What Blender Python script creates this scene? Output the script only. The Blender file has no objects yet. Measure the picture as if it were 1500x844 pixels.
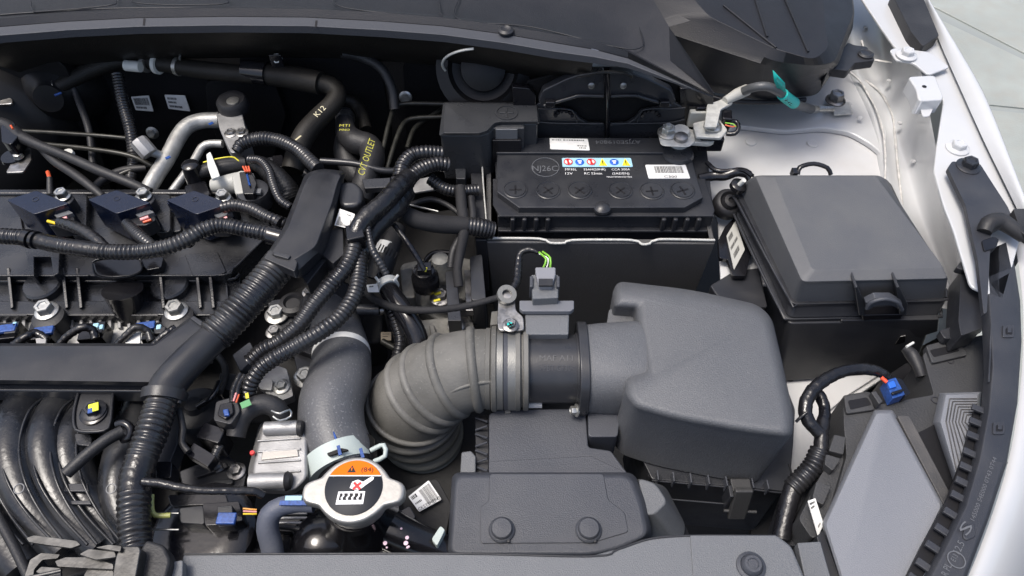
import bpy, bmesh, math, random
from mathutils import Vector, Matrix
random.seed(7)
scene = bpy.context.scene
COL = scene.collection
# ------------------------------------------------------------------ camera, light, exposure
PITCH = math.radians(52); F = 1083.33; DIST = 0.80
CAM = Vector((0, -DIST*math.cos(PITCH), DIST*math.sin(PITCH)))
FW = Vector((0, math.cos(PITCH), -math.sin(PITCH))); UP = Vector((0, math.sin(PITCH), math.cos(PITCH)))
cd = bpy.data.cameras.new('camera'); cam = bpy.data.objects.new('camera', cd); COL.objects.link(cam)
cd.lens = 26; cd.sensor_width = 36; cd.clip_start = 0.01; cd.clip_end = 200
cam.location = CAM; cam.rotation_euler = (math.pi/2-PITCH, 0, 0)
scene.camera = cam
SUN_EL, SUN_ROT = 71, 262      # degrees; the veiled sun stands high, a little to the left
w = bpy.data.worlds.new('World'); scene.world = w; w.use_nodes = True
nt = w.node_tree; bg = nt.nodes['Background']
sky = nt.nodes.new('ShaderNodeTexSky'); sky.sky_type = 'NISHITA'; sky.sun_disc = False
sky.sun_elevation = math.radians(SUN_EL); sky.sun_rotation = math.radians(SUN_ROT)
sky.air_density = 1.0; sky.dust_density = 4.5; sky.ozone_density = 1.0
nt.links.new(sky.outputs[0], bg.inputs[0]); bg.inputs[1].default_value = 0.12
sl = bpy.data.lights.new('sun', 'SUN'); sl.energy = 1.5; sl.angle = math.radians(20); sl.color = (1, .96, .90)
so = bpy.data.objects.new('sun', sl); COL.objects.link(so)
_e, _r = math.radians(SUN_EL), math.radians(SUN_ROT)
sd = Vector((math.sin(_r)*math.cos(_e), math.cos(_r)*math.cos(_e), math.sin(_e)))
so.rotation_euler = sd.to_track_quat('Z', 'Y').to_euler()
vs = scene.view_settings; vs.view_transform = 'Standard'; vs.look = 'None'; vs.exposure = 0.85; vs.gamma = 1
vs.use_curve_mapping = False

# ------------------------------------------------------------------ projection helpers: a photo point and a real height give a place
def ray(x, y): return FW*F + Vector((x-750, 0, 0)) + UP*(422-y)
def P(x, y, z):
    r = ray(x, y); return CAM + r*((z-CAM.z)/r.z)
def PY(x, y, Y):
    r = ray(x, y); return CAM + r*((Y-CAM.y)/r.y)
def pxm(p): return F/max(.05, (p-CAM).dot(FW))
def Q(pts, z=None):
    return [p if isinstance(p, Vector) else (P(p[0], p[1], p[2]) if len(p) > 2 else P(p[0], p[1], z)) for p in pts]

# ------------------------------------------------------------------ materials
MATS = {}
def mat(name, col, rough=.5, metal=0, bump=0, bscale=900, var=0, vscale=30, dust=0, dustcol=(.22, .215, .20), spec=.5, coat=0, rvar=0, speck=0, sscale=1400):
    if name in MATS: return MATS[name]
    m = bpy.data.materials.new(name); m.use_nodes = True; n = m.node_tree.nodes; L = m.node_tree.links
    b = n['Principled BSDF']; b.inputs['Roughness'].default_value = rough; b.inputs['Metallic'].default_value = metal
    b.inputs['Specular IOR Level'].default_value = spec; b.inputs['Coat Weight'].default_value = coat
    b.inputs['Coat Roughness'].default_value = .08
    b.inputs['Base Color'].default_value = (*col, 1)
    g = n.new('ShaderNodeNewGeometry'); last = None
    def noise(s, d=3):
        t = n.new('ShaderNodeTexNoise'); t.inputs['Scale'].default_value = s; t.inputs['Detail'].default_value = d
        L.new(g.outputs['Position'], t.inputs['Vector']); return t
    def ramp(src, a, b_):
        r = n.new('ShaderNodeMapRange'); r.inputs[1].default_value = a; r.inputs[2].default_value = b_
        L.new(src, r.inputs[0]); return r.outputs[0]
    def mix(fac, a, c):
        x = n.new('ShaderNodeMix'); x.data_type = 'RGBA'; L.new(fac, x.inputs[0])
        if hasattr(a, 'links'): L.new(a, x.inputs[6])
        else: x.inputs[6].default_value = (*a, 1)
        x.inputs[7].default_value = (*c, 1); return x.outputs[2]
    cur = col
    if var:
        cur = mix(ramp(noise(vscale).outputs[0], .35, .65), tuple(c*(1-var) for c in col), tuple(min(1, c*(1+var)) for c in col))
    if speck:
        cur = mix(ramp(noise(sscale, 1).outputs[0], .64 if sscale < 900 else .60, .70 if sscale < 900 else .66), cur, tuple(min(1, c+speck) for c in col))
    if dust:
        d1 = noise(22, 6); d2 = ramp(d1.outputs[0], .40, .75)
        sx = n.new('ShaderNodeSeparateXYZ'); L.new(g.outputs['True Normal'], sx.inputs[0])
        up_ = n.new('ShaderNodeMapRange'); up_.inputs[1].default_value = -.2; up_.inputs[2].default_value = .9
        up_.inputs[3].default_value = .35; L.new(sx.outputs[2], up_.inputs[0])
        d3 = ramp(noise(380, 4).outputs[0], .62, .74); mx_ = n.new('ShaderNodeMath'); mx_.operation = 'MAXIMUM'
        L.new(d2, mx_.inputs[0]); L.new(d3, mx_.inputs[1])
        m0_ = n.new('ShaderNodeMath'); m0_.operation = 'MULTIPLY'; L.new(mx_.outputs[0], m0_.inputs[0]); L.new(up_.outputs[0], m0_.inputs[1])
        mm = n.new('ShaderNodeMath'); mm.operation = 'MULTIPLY'; L.new(m0_.outputs[0], mm.inputs[0]); mm.inputs[1].default_value = min(1, dust*1.7)
        cur = mix(mm.outputs[0], cur, dustcol)
    if cur is not col: L.new(cur, b.inputs['Base Color'])
    if rvar:
        rr = n.new('ShaderNodeMapRange'); rr.inputs[1].default_value = .3; rr.inputs[2].default_value = .7
        rr.inputs[3].default_value = max(.02, rough-rvar); rr.inputs[4].default_value = min(1, rough+rvar)
        L.new(noise(45, 5).outputs[0], rr.inputs[0]); L.new(rr.outputs[0], b.inputs['Roughness'])
    if bump:
        bp = n.new('ShaderNodeBump'); bp.inputs['Strength'].default_value = bump; bp.inputs['Distance'].default_value = .0006
        L.new(noise(bscale, 2).outputs[0], bp.inputs['Height']); L.new(bp.outputs[0], b.inputs['Normal'])
    MATS[name] = m; return m
plastic = mat('black_plastic', (.019, .020, .024), .38, bump=.25, bscale=1300, dust=.05, rvar=.10, spec=.42)
grain = mat('grained_plastic', (.088, .092, .100), .50, bump=.9, bscale=900, dust=.06, rvar=.06, speck=.055, dustcol=(.2, .2, .2))
graypl = mat('grey_plastic', (.042, .046, .057), .48, bump=.6, bscale=1100, dust=.08, rvar=.06, dustcol=(.15, .15, .15))
lidpl = mat('lid_plastic', (.082, .085, .092), .52, bump=.6, bscale=1100, dust=.15, rvar=.06, dustcol=(.15, .15, .14))
satin = mat('satin_plastic', (.022, .0235, .028), .32, bump=.12, bscale=700, dust=.05, rvar=.08, spec=.5)
gloss = mat('gloss_plastic', (.006, .006, .008), .16, bump=.12, bscale=250, rvar=.06, dust=.03, spec=.5)
coilm = mat('coil_resin', (.005, .009, .024), .24, bump=.10, bscale=300, rvar=.08)
conduit = mat('conduit_plastic', (.012, .012, .014), .27, bump=.1, bscale=900, rvar=.08, dust=.06, spec=.6)
tape = mat('harness_tape', (.007, .007, .009), .26, bump=.9, bscale=260, rvar=.12, dust=.04)
cloth = mat('cloth_tape', (.016, .016, .018), .7, bump=.8, bscale=1500, dust=.1, spec=.3, dustcol=(.1, .1, .1))
rubber = mat('rubber', (.016, .016, .018), .5, bump=.5, bscale=500, dust=.15, spec=.4, dustcol=(.1, .1, .1))
rubgray = mat('dusty_rubber', (.098, .096, .088), .60, bump=.5, bscale=500, dust=.4, dustcol=(.22, .215, .20), rvar=.08)
hosem = mat('speckled_hose', (.078, .081, .088), .45, bump=.6, bscale=500, dust=.4, dustcol=(.13, .13, .135), speck=.08, sscale=420)
brownrub = mat('brown_rubber', (.010, .009, .008), .55, bump=.5, bscale=600, dust=.2, spec=.3, dustcol=(.06, .055, .045))
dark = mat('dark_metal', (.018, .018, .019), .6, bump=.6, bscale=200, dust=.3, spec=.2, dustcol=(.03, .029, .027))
felt = mat('insulation', (.009, .009, .010), .8, bump=1, bscale=300, dust=.4, spec=.15, dustcol=(.014, .013, .013))
boost = mat('booster_paint', (.010, .010, .011), .4, bump=.2, bscale=100, dust=.2, spec=.25, dustcol=(.02, .02, .02))
alu = mat('aluminium', (.40, .40, .385), .48, .6, bump=.5, bscale=350, var=.15, vscale=90, rvar=.12)
cast = mat('cast_aluminium', (.33, .33, .33), .55, .7, bump=.45, bscale=700, var=.15, vscale=60, rvar=.08)
zinc = mat('zinc', (.46, .46, .44), .38, .9, bump=.3, bscale=300, var=.15, vscale=200, rvar=.12)
steel = mat('steel', (.30, .295, .29), .42, 1, bump=.4, bscale=260, var=.3, vscale=120, rvar=.15)
olive = mat('coated_pipe', (.030, .030, .026), .36, .2, var=.3, vscale=100)
lead = mat('lead_terminal', (.50, .50, .47), .48, .25, bump=.7, bscale=400, var=.12, vscale=150)
paint = mat('white_paint', (.50, .51, .52), .24, bump=.05, bscale=120, coat=.5, var=.03, vscale=12, dust=.10, dustcol=(.55, .53, .48))
paintin = mat('white_paint_matt', (.52, .525, .53), .5, bump=.12, bscale=160, coat=.05, var=.04, vscale=18, dust=.2, dustcol=(.45, .43, .40))
whitepl = mat('white_plastic', (.62, .62, .58), .45, bump=.3, bscale=500)
beige = mat('beige_plastic', (.40, .40, .37), .45, bump=.3, bscale=500)
paper = mat('white_paper', (.72, .72, .70), .5, var=.04, vscale=200)
ink = mat('black_ink', (.010, .010, .012), .5, spec=.3)
whiteink = mat('white_ink', (.75, .75, .75), .5)
yellow = mat('yellow_ink', (.70, .62, .04), .5)
lime = mat('lime_wire', (.20, .46, .05), .4)
orange = mat('orange_print', (.82, .15, .0), .6, spec=.2)
red = mat('red_print', (.65, .03, .03), .4)
blue = mat('blue_plastic', (.018, .065, .25), .4, var=.3, vscale=400)
teal = mat('teal_tag', (.01, .48, .43), .5)
cyan = mat('pale_blue_print', (.35, .60, .72), .5)
wirered = mat('red_wire', (.60, .10, .04), .35)
pink = mat('pink_wire', (.75, .35, .35), .4)
inkgray = mat('moulded_lettering', (.11, .115, .125), .5)
dimgray = mat('dim_lettering', (.035, .035, .04), .3)
trim = mat('trim_strip', (.028, .030, .037), .42, bump=.5, bscale=1000, rvar=.06, dust=.05)
cowlm = mat('cowl_plastic', (.014, .015, .019), .42, bump=.4, bscale=900, rvar=.05, dust=.03, spec=.4, dustcol=(.08, .08, .085))
sealm = mat('seal_rubber', (.048, .052, .062), .5, bump=.5, bscale=900)
lampm = mat('lamp_cover', (.112, .118, .127), .50, bump=.8, bscale=1000, rvar=.05, speck=.03)
coolant = mat('dried_coolant', (.75, .55, .65), .5)
sleeve = mat('braided_sleeve', (.012, .012, .013), .45, bump=1, bscale=400)
dusty = mat('dusty_plastic', (.045, .045, .047), .55, bump=.6, bscale=700, dust=.35, dustcol=(.12, .11, .10))

engm = mat('engine_plastic', (.012, .013, .016), .27, bump=.25, bscale=500, dust=.07, rvar=.07, spec=.6)
# ------------------------------------------------------------------ object helpers
ORG = {}
def tag(o, label=None, cat=None, group=None, kind=None):
    if label: o['label'] = label
    if cat: o['category'] = cat
    if group: o['group'] = group
    if kind: o['kind'] = kind
    return o
def thing(name, loc, label, cat, group=None):
    o = bpy.data.objects.new(name, None); COL.objects.link(o); o.empty_display_size = .02
    loc = P(*loc) if not isinstance(loc, Vector) else loc
    o.location = loc; ORG[o] = loc.copy(); return tag(o, label, cat, group)
def obj(name, verts, faces, m, parent=None, bevel=0, smooth=True, seg=3, sharp=35, sub=0, org=None, solid=0, fixn=True):
    vs_ = [Vector(v) for v in verts]
    if org is None:
        org = Vector((sum(v.x for v in vs_), sum(v.y for v in vs_), sum(v.z for v in vs_)))/len(vs_)
    me = bpy.data.meshes.new(name); me.from_pydata([v-org for v in vs_], [], faces)
    if fixn:
        bm = bmesh.new(); bm.from_mesh(me); bmesh.ops.recalc_face_normals(bm, faces=bm.faces); bm.to_mesh(me); bm.free()
    me.materials.append(m)
    if smooth:
        me.shade_smooth()
        if not bevel and sharp < 180: me.set_sharp_from_angle(angle=math.radians(sharp))
    o = bpy.data.objects.new(name, me); COL.objects.link(o)
    ORG[o] = org.copy(); base = ORG[parent] if parent else Vector((0, 0, 0))
    o.location = org-base; o.parent = parent
    if solid:
        s = o.modifiers.new('thickness', 'SOLIDIFY'); s.thickness = solid; s.offset = -1
    if bevel:
        b = o.modifiers.new('bevel', 'BEVEL'); b.width = bevel; b.segments = seg; b.limit_method = 'ANGLE'
        b.angle_limit = math.radians(sharp); b.harden_normals = True; b.use_clamp_overlap = True
    if sub:
        s = o.modifiers.new('subdivision', 'SUBSURF'); s.levels = sub; s.render_levels = sub
    return o
def fillet(poly, r, n=4):
    out = []; N = len(poly)
    for i, p in enumerate(poly):
        a, b = poly[i-1], poly[(i+1) % N]; rr = r[i] if isinstance(r, (list, tuple)) else r
        da, db = (a-p), (b-p); la, lb = da.length, db.length
        d = min(rr, la*.45, lb*.45)
        s, e = p+da*(d/la), p+db*(d/lb)
        for k in range(n+1):
            t = k/n; out.append(s*(1-t)**2 + p*2*t*(1-t) + e*t*t)
    return out
def rings(name, rs, m, parent=None, cap0=True, cap1=True, **k):
    n = len(rs[0]); V = [p for r in rs for p in r]; Fc = []
    for i in range(len(rs)-1):
        for j in range(n):
            a, b = i*n+j, i*n+(j+1) % n; Fc.append((a, b, b+n, a+n))
    if cap0: Fc.append(tuple(range(n))[::-1])
    if cap1: Fc.append(tuple(range((len(rs)-1)*n, len(rs)*n)))
    return obj(name, V, Fc, m, parent, **k)
def slab(name, poly, z, h, m, parent=None, r=0, bevel=.001, **k):
    """solid whose top outline is given by photo points at height z; it goes straight down by h (negative: up)"""
    top = Q(poly, z)
    if r: top = fillet(top, r)
    return rings(name, [top, [p-Vector((0, 0, h)) for p in top]], m, parent, bevel=bevel, **k)
def loft(name, specs, m, parent=None, r=0, bevel=.001, n=4, **k):
    rs = []
    for s in specs:
        pts = Q(s[0], s[1]) if isinstance(s, tuple) else s
        rs.append(fillet(pts, r, n) if r else pts)
    return rings(name, rs, m, parent, bevel=bevel, **k)
def cr(pts, step):
    """catmull-rom resample; pts are (Vector, radius)"""
    if len(pts) == 2:
        a, b = pts; n = max(2, int((b[0]-a[0]).length/step)+1)
        return [(a[0].lerp(b[0], i/n), a[1]+(b[1]-a[1])*i/n) for i in range(n+1)]
    ext = [(pts[0][0]*2-pts[1][0], pts[0][1])]+list(pts)+[(pts[-1][0]*2-pts[-2][0], pts[-1][1])]
    out = []
    for i in range(1, len(ext)-2):
        p0, p1, p2, p3 = ext[i-1][0], ext[i][0], ext[i+1][0], ext[i+2][0]
        n = max(1, int(math.ceil((p2-p1).length/step)))
        for k in range(n):
            t = k/n
            v = .5*((2*p1)+(p2-p0)*t+(2*p0-5*p1+4*p2-p3)*t*t+(3*p1-p0-3*p2+p3)*t**3)
            out.append((v, ext[i][1]+(ext[i+1][1]-ext[i][1])*t))
    out.append(pts[-1]); return out
def tube(name, pts, m, parent=None, segs=14, corr=None, helix=None, step=.006, flat=1, sharp=60, cap=True, lump=0):
    """pts: (Vector, radius m). corr=(pitch,depth fraction) rings; helix=(pitch,depth) wound tape"""
    if corr: step = corr[0]/5
    if helix: step = helix[0]/4
    ps = cr(pts, step)
    # equal arc length
    T = []
    for i in range(len(ps)):
        a = ps[max(0, i-1)][0]; b = ps[min(len(ps)-1, i+1)][0]; T.append((b-a).normalized())
    nrm = T[0].orthogonal().normalized(); V = []; s = 0
    for i, (p, r) in enumerate(ps):
        if i:
            s += (p-ps[i-1][0]).length
            q = T[i-1].rotation_difference(T[i]); nrm = (q @ nrm).normalized()
        bn = T[i].cross(nrm).normalized()
        for j in range(segs):
            th = 2*math.pi*j/segs; rr = r
            if corr: 
                c = .5+.5*math.cos(2*math.pi*s/corr[0]); rr = r*(1-corr[1]*(1-c**.6))
            if corr: rr *= 1+.018*math.sin(s*61+1.3*math.sin(s*143))+.02*math.sin(2*th+s*40)
            if helix:
                f = ((s+helix[0]*th/(2*math.pi))/helix[0]) % 1; rr = r*(1-helix[1]*f)
            if lump: rr *= 1+lump*math.sin(s*90+3*math.sin(s*37))*math.sin(th*2+s*60)
            V.append(p+nrm*(math.cos(th)*rr)+bn*(math.sin(th)*rr*flat))
    n = len(ps); Fc = []
    for i in range(n-1):
        for j in range(segs):
            a, b = i*segs+j, i*segs+(j+1) % segs; Fc.append((a, b, b+segs, a+segs))
    if cap: Fc += [tuple(range(segs))[::-1], tuple(range((n-1)*segs, n*segs))]
    return obj(name, V, Fc, m, parent, sharp=sharp, fixn=False)
def tp(name, pts, m, rp, parent=None, **k):
    """tube through photo points (x,y,z[,radius px]); rp = radius in photo px"""
    out = []
    for p in pts:
        if isinstance(p, Vector): v = p; r = rp
        else: v = P(*p[:3]); r = p[3] if len(p) > 3 else rp
        out.append((v, r/pxm(v)))
    return tube(name, out, m, parent, **k)
def sec(name, pts, f0, f1, scale, m, parent=None, z=0, **k):
    """sleeve lying on the hose given by photo points, from fraction f0 to f1 of its length"""
    ps = cr([(P(*p[:3]), p[3]/pxm(P(*p[:3]))) for p in pts], .003); i0, i1 = int(f0*len(ps)), int(f1*len(ps))
    return tube(name, [(p, r*scale) for p, r in ps[i0:i1+1]], m, parent, **k)
def box(name, c, size, m, parent=None, rz=0, rx=0, bevel=.001, R=None, **k):
    c = P(*c) if not isinstance(c, Vector) else c
    R = R or (Matrix.Rotation(math.radians(rz), 3, 'Z') @ Matrix.Rotation(math.radians(rx), 3, 'X'))
    x, y, z = [s/2 for s in size]
    V = [c + R @ Vector((a*x, b*y, d*z)) for a in (-1, 1) for b in (-1, 1) for d in (-1, 1)]
    Fc = [(0, 1, 3, 2), (4, 6, 7, 5), (0, 4, 5, 1), (2, 3, 7, 6), (0, 2, 6, 4), (1, 5, 7, 3)]
    return obj(name, V, Fc, m, parent, bevel=bevel, org=c, **k)
def disc_rings(c, prof, ax=Vector((0, 0, 1)), n=28, sq=1, ph=0):
    ax = ax.normalized(); u = ax.orthogonal().normalized()
    if abs(ax.z) > .9: u = Vector((1, 0, 0)); u = (u-ax*u.dot(ax)).normalized()
    v = ax.cross(u)
    return [[c+ax*h+u*(math.cos(2*math.pi*i/n+ph)*r)+v*(math.sin(2*math.pi*i/n+ph)*r*sq) for i in range(n)] for r, h in prof]
def lathe(name, c, prof, m, parent=None, ax=Vector((0, 0, 1)), n=28, ph=0, sharp=40, **k):
    """prof: (radius, height) from top to bottom or reverse"""
    c = P(*c) if not isinstance(c, Vector) else c
    return rings(name, disc_rings(c, prof, ax, n, 1, ph), m, parent, sharp=sharp, org=c, **k)
def bolt(name, c, r, m, parent=None, ax=Vector((0, 0, 1)), h=None, flange=1.5, ph=.3, fm=None):
    """hexagon flange bolt as one mesh: washer, hex head with dished top"""
    c = P(*c) if not isinstance(c, Vector) else c; h = h or r*.9
    V = []; Fc = []
    def add(prof, n, ph=0):
        rs = disc_rings(c, prof, ax, n, 1, ph); b = len(V)
        for q in rs: V.extend(q)
        for i in range(len(rs)-1):
            for j in range(n):
                a, d = b+i*n+j, b+i*n+(j+1) % n; Fc.append((a, d, d+n, a+n))
        Fc.append(tuple(b+i for i in range(n))[::-1]); Fc.append(tuple(b+(len(rs)-1)*n+i for i in range(n)))
    add([(r*flange, -r*.2), (r*flange, 0), (r*flange*.85, r*.12), (r*.9, r*.18)], 24)
    add([(r, .1*r), (r, h*.85), (r*.9, h), (r*.6, h), (r*.5, h*.88)], 6, ph)
    o = obj(name, V, Fc, m, parent, org=c, sharp=25)
    return o
def dup(o, parent=None, delta=None, name=None):
    c = o.copy(); COL.objects.link(c); c.parent = parent
    ORG[c] = ORG[o].copy()
    if delta is not None: c.location = o.location+delta; ORG[c] = ORG[o]+delta
    for ch in o.children: 
        cc = dup(ch, c)
        if delta is not None: ORG[cc] = ORG[ch]+delta
    return c
def joined(name, parts, m, parent=None, **k):
    V = []; Fc = []
    for v, f in parts:
        b = len(V); V.extend(v); Fc.extend([tuple(i+b for i in q) for q in f])
    return obj(name, V, Fc, m, parent, **k)
def frame_of(a, b, up):
    """unit axes of a surface: along a->b, 'up' on the surface, normal"""
    x = (b-a).normalized(); n = x.cross(up).normalized(); u = n.cross(x).normalized(); return x, u, n
def text(name, s, a, b, m, parent=None, up=Vector((0, 1, 0)), lift=.0004, ext=.00015, h=None, bold=0):
    """lettering stretched from a to b (world), standing on that line; up = direction of letter tops on the surface"""
    x, u, n = frame_of(a, b, up)
    cu = bpy.data.curves.new('t', 'FONT'); cu.body = s; cu.size = 1; cu.extrude = 0; cu.offset = bold; cu.resolution_u = 2
    t = bpy.data.objects.new('t', cu); COL.objects.link(t)
    dg = bpy.context.evaluated_depsgraph_get(); me = bpy.data.meshes.new_from_object(t.evaluated_get(dg))
    bpy.data.objects.remove(t); bpy.data.curves.remove(cu)
    xs = [v.co.x for v in me.vertices]; x0, x1 = min(xs), max(xs); sc = (b-a).length/(x1-x0)
    sy = (h/.72) if h else sc
    V = [a+x*((v.co.x-x0)*sc)+u*(v.co.y*sy)+n*lift for v in me.vertices]; Fc = [tuple(p.vertices) for p in me.polygons]
    bpy.data.meshes.remove(me)
    return obj(name, V, Fc, m, parent, smooth=False, fixn=False, solid=0)
def quadmap(c4):
    """c4: world corners tl,tr,br,bl -> f(u,v,lift); u right, v down"""
    tl, tr, br, bl = c4; n = (bl-tl).cross(tr-tl).normalized()
    if n.dot(CAM-tl) < 0: n = -n
    return lambda u, v, l=0: (tl*(1-u)+tr*u)*(1-v)+(bl*(1-u)+br*u)*v + n*l
def sticker(name, c4, m, parent=None, bars=None, lines=None, label=None, th=.0004):
    """thin label plate with barcode bars and print lines as raised ink"""
    f = quadmap(c4)
    cs = [(0.02, 0), (.98, 0), (1, .05), (1, .95), (.98, 1), (.02, 1), (0, .95), (0, .05)]
    top = [f(u, v, th*1.6) for u, v in cs]; bot = [f(u, v, -.0004) for u, v in cs]
    o = rings(name, [top, bot], m, parent, bevel=0, sharp=30)
    if label: o['label'] = label
    parts = []
    def rect(u0, v0, u1, v1):
        parts.append(([f(u0, v0, th*2.0), f(u1, v0, th*2.0), f(u1, v1, th*2.0), f(u0, v1, th*2.0)], [(0, 1, 2, 3)]))
    if bars:
        u, v0, u1, v1 = bars; random.seed(int(u*1000)+3)
        while u < u1:
            wd = random.choice([.008, .014, .02]); rect(u, v0, min(u+wd, u1), v1); u += wd+random.choice([.010, .016])
    for (u0, v0, u1, v1) in (lines or []):
        u = u0; random.seed(int(v0*997)+1)
        while u < u1-.02:
            wd = random.choice([.02, .035, .05]); rect(u, v0, min(u+wd, u1), v1); u += wd+.018
    if parts: joined('print', parts, ink, o, smooth=False, fixn=False)
    return o
def ringband(name, c, ax, r0, r1, h, m, parent=None, n=28, **k):
    """hollow ring (washer/clamp)"""
    c = P(*c) if not isinstance(c, Vector) else c
    rs = disc_rings(c, [(r0, -h/2), (r1, -h/2), (r1, h/2), (r0, h/2), (r0, -h/2)], ax, n)
    return rings(name, rs, m, parent, cap0=False, cap1=False, bevel=0, sharp=40, **k)
def ribbon(name, top, zt, bot, zb, m, parent=None, th=.003, **k):
    """strip between two photo curves, solid"""
    a, b = Q(top, zt), Q(bot, zb); n = len(a); V = a+b
    Fc = [(i, i+1, n+i+1, n+i) for i in range(n-1)]
    return obj(name, V, Fc, m, parent, solid=th, **k)
V3 = Vector; Z = Vector((0, 0, 1))

# =================================================================== SETTING
ground = tag(slab('ground', [P(-3000, 900, -.95), P(3200, 900, -.95), P(6000, -250, -.95), P(-4500, -250, -.95)], 0, .05,
    mat('concrete_floor', (.25, .27, .26), .7, bump=.5, bscale=60, var=.12, vscale=3), bevel=0), kind='structure')
paving = mat('paving', (.30, .32, .295), .5, bump=.8, bscale=140, var=.10, vscale=5, dust=.3, dustcol=(.30, .29, .25), speck=.05)
def gslab(pts): 
    slab('paving_slab', [P(x, y, -.944) for x, y in pts], 0, .01, paving, ground, bevel=.002)
gslab([(1330, -160), (1340, -5), (1510, 82), (1900, 300), (2300, -160)])
gslab([(1330, 6), (1512, 93), (1520, 160), (1420, 150), (1330, 140)])
gslab([(1330, 155), (1422, 158), (1522, 168), (1900, 330), (1900, 900), (1330, 600)])
gslab([(1515, 96), (1900, 312), (1900, 325), (1526, 165)])

# =================================================================== CAR BODY
body = thing('car_body', (1200, 300, -.3), 'white painted car body, its bare inner wing, fender lip and firewall framing the engine bay', 'car')
# dark floor of the bay and firewall
slab('bay_floor', [V3((-.9,-.6,-.5)), V3((.40,-.6,-.5)), V3((.52,.0,-.5)), V3((.52,.62,-.5)), V3((-.9,.62,-.5))], 0, .01, dark, body, bevel=0)
obj('bonnet', [V3((-1.0,.60,.20)), V3((.55,.60,.20)), V3((.50,1.20,1.10)), V3((-.95,1.20,1.10))], [(0,1,2,3)], paintin, body, solid=-.02)  # open bonnet out of view, added and angled to hold sky light off the firewall
YF = P(750, 75, .10).y+.075
def FWp(x, y, off=0): return PY(x, y, YF-off)
zf0 = .12
obj('firewall', [V3((-1.1, YF, .12)), V3((FWp(862,100).x, YF, .12)), V3((FWp(862,100).x, YF, -.6)), V3((-1.1, YF, -.6))], [(0, 1, 2, 3)], felt, body, solid=.01)
# folded insulation behind the engine: irregular panels proud of the firewall
def fpanel(pts, off, th=.006, m=felt, name='insulation_panel', r=.012):
    a = fillet([FWp(x, y, off) for x, y in pts], r)
    return rings(name, [a, [p+V3((0, th, 0)) for p in a]], m, body, bevel=.002)
fpanel([(110, 80), (330, 95), (345, 300), (120, 300)], .012)
fpanel([(350, 70), (555, 75), (575, 200), (540, 330), (360, 330)], .016)
fpanel([(590, 90), (760, 95), (770, 330), (600, 330)], .012)
fpanel([(300, 120), (400, 115), (420, 170), (400, 235), (330, 240), (305, 170)], .03, .02)
for c4, bars, lines in (
    ([(192, 142), (218, 140), (225, 163), (199, 161)], (.1, .1, .9, .6), [(.1, .7, .7, .85)]),
    ([(241, 139), (271, 140), (279, 163), (247, 159)], None, [(.1, .15, .55, .3), (.1, .42, .5, .55), (.1, .7, .7, .85)])):
    sticker('sticker', [FWp(x, y, .020) for x, y in c4], paper, body, bars, lines)
for p in ((223, 195), (350, 47), (352, 42), (594, 143)):
    bolt('nut', FWp(p[0], p[1], .03), .006, zinc, body, ax=V3((0, -1, .3)))
# brake booster dome and mount at far left
lathe('booster_dome', FWp(-25, 205, .10), [(.115, -.09), (.113, -.04), (.105, -.02), (.090, -.005), (.085, 0), (.05, .01), (.03, .012)], boost, body, ax=V3((.25, -1, .35)), n=48)
lathe('mount_cup', FWp(75, 140, .06), [(.065, -.06), (.055, -.03), (.03, 0), (.022, .004), (.018, .012)], boost, body, ax=V3((.2, -1, .3)), n=32)
fpanel([(-30, 75), (90, 82), (150, 230), (170, 300), (-30, 300)], .05, .02, boost, 'bulkhead_pressing', .03)

# inner wing: shelf, raised shelf, gutter
slab('shelf_panel', [(830, 60), (1235, 60), (1262, 110), (1300, 200), (1290, 260), (1296, 310), (1335, 380), (1365, 430), (1056, 414), (1052, 330), (1030, 240), (830, 200)], -.055, .004, paintin, body, bevel=.001)
slab('raised_shelf', [(855, 70), (1225, 80), (1262, 110), (1300, 190), (1299, 232), (1278, 212), (1245, 193), (1205, 187), (1150, 192), (1085, 184), (1030, 196), (880, 140)],
     -.046, .0085, paint, body, r=.012, bevel=.004, seg=4)
slab('cowl_side_panel', [(850, 76), (915, 92), (1010, 128), (1010, 150), (930, 140), (855, 110)], .02, .06, beige, body, r=.004)
for x, y in ((1100, 208), (1190, 210), (1240, 150)):
    lathe('dimple', (x, y, -.0535 if y > 200 else -.045), [(.008, -.001), (.007, .0008), (.004, .0015), (.002, .001)], paintin, body)
secs = [
 [(1215, -40, -.05), (1228, -40, -.036), (1240, -40, -.04), (1262, -40, -.036), (1300, -40, -.01), (1335, -40, .040)],
 [(1222, 30, -.05), (1240, 30, -.034), (1254, 30, -.042), (1275, 30, -.036), (1305, 32, -.012), (1338, 36, .040)],
 [(1228, 95, -.05), (1252, 95, -.032), (1268, 96, -.042), (1288, 98, -.036), (1318, 100, -.008), (1348, 104, .036)],
 [(1262, 150, -.052), (1275, 150, -.034), (1288, 150, -.046), (1306, 152, -.040), (1336, 152, -.012), (1360, 154, .034)],
 [(1280, 205, -.056), (1292, 204, -.036), (1302, 204, -.052), (1320, 206, -.052), (1346, 210, -.03), (1370, 212, .030)],
 [(1284, 250, -.060), (1296, 250, -.044), (1306, 252, -.060), (1330, 256, -.066), (1362, 262, -.045), (1382, 266, .026)],
 [(1290, 310, -.065), (1310, 310, -.052), (1330, 318, -.070), (1352, 324, -.080), (1378, 330, -.055), (1396, 334, .024)],
 [(1330, 380, -.075), (1350, 384, -.066), (1366, 388, -.085), (1384, 392, -.092), (1400, 396, -.06), (1412, 400, .020)],
 [(1370, 450, -.085), (1384, 452, -.076), (1394, 454, -.095), (1406, 456, -.100), (1416, 458, -.07), (1426, 462, .016)]]
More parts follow.
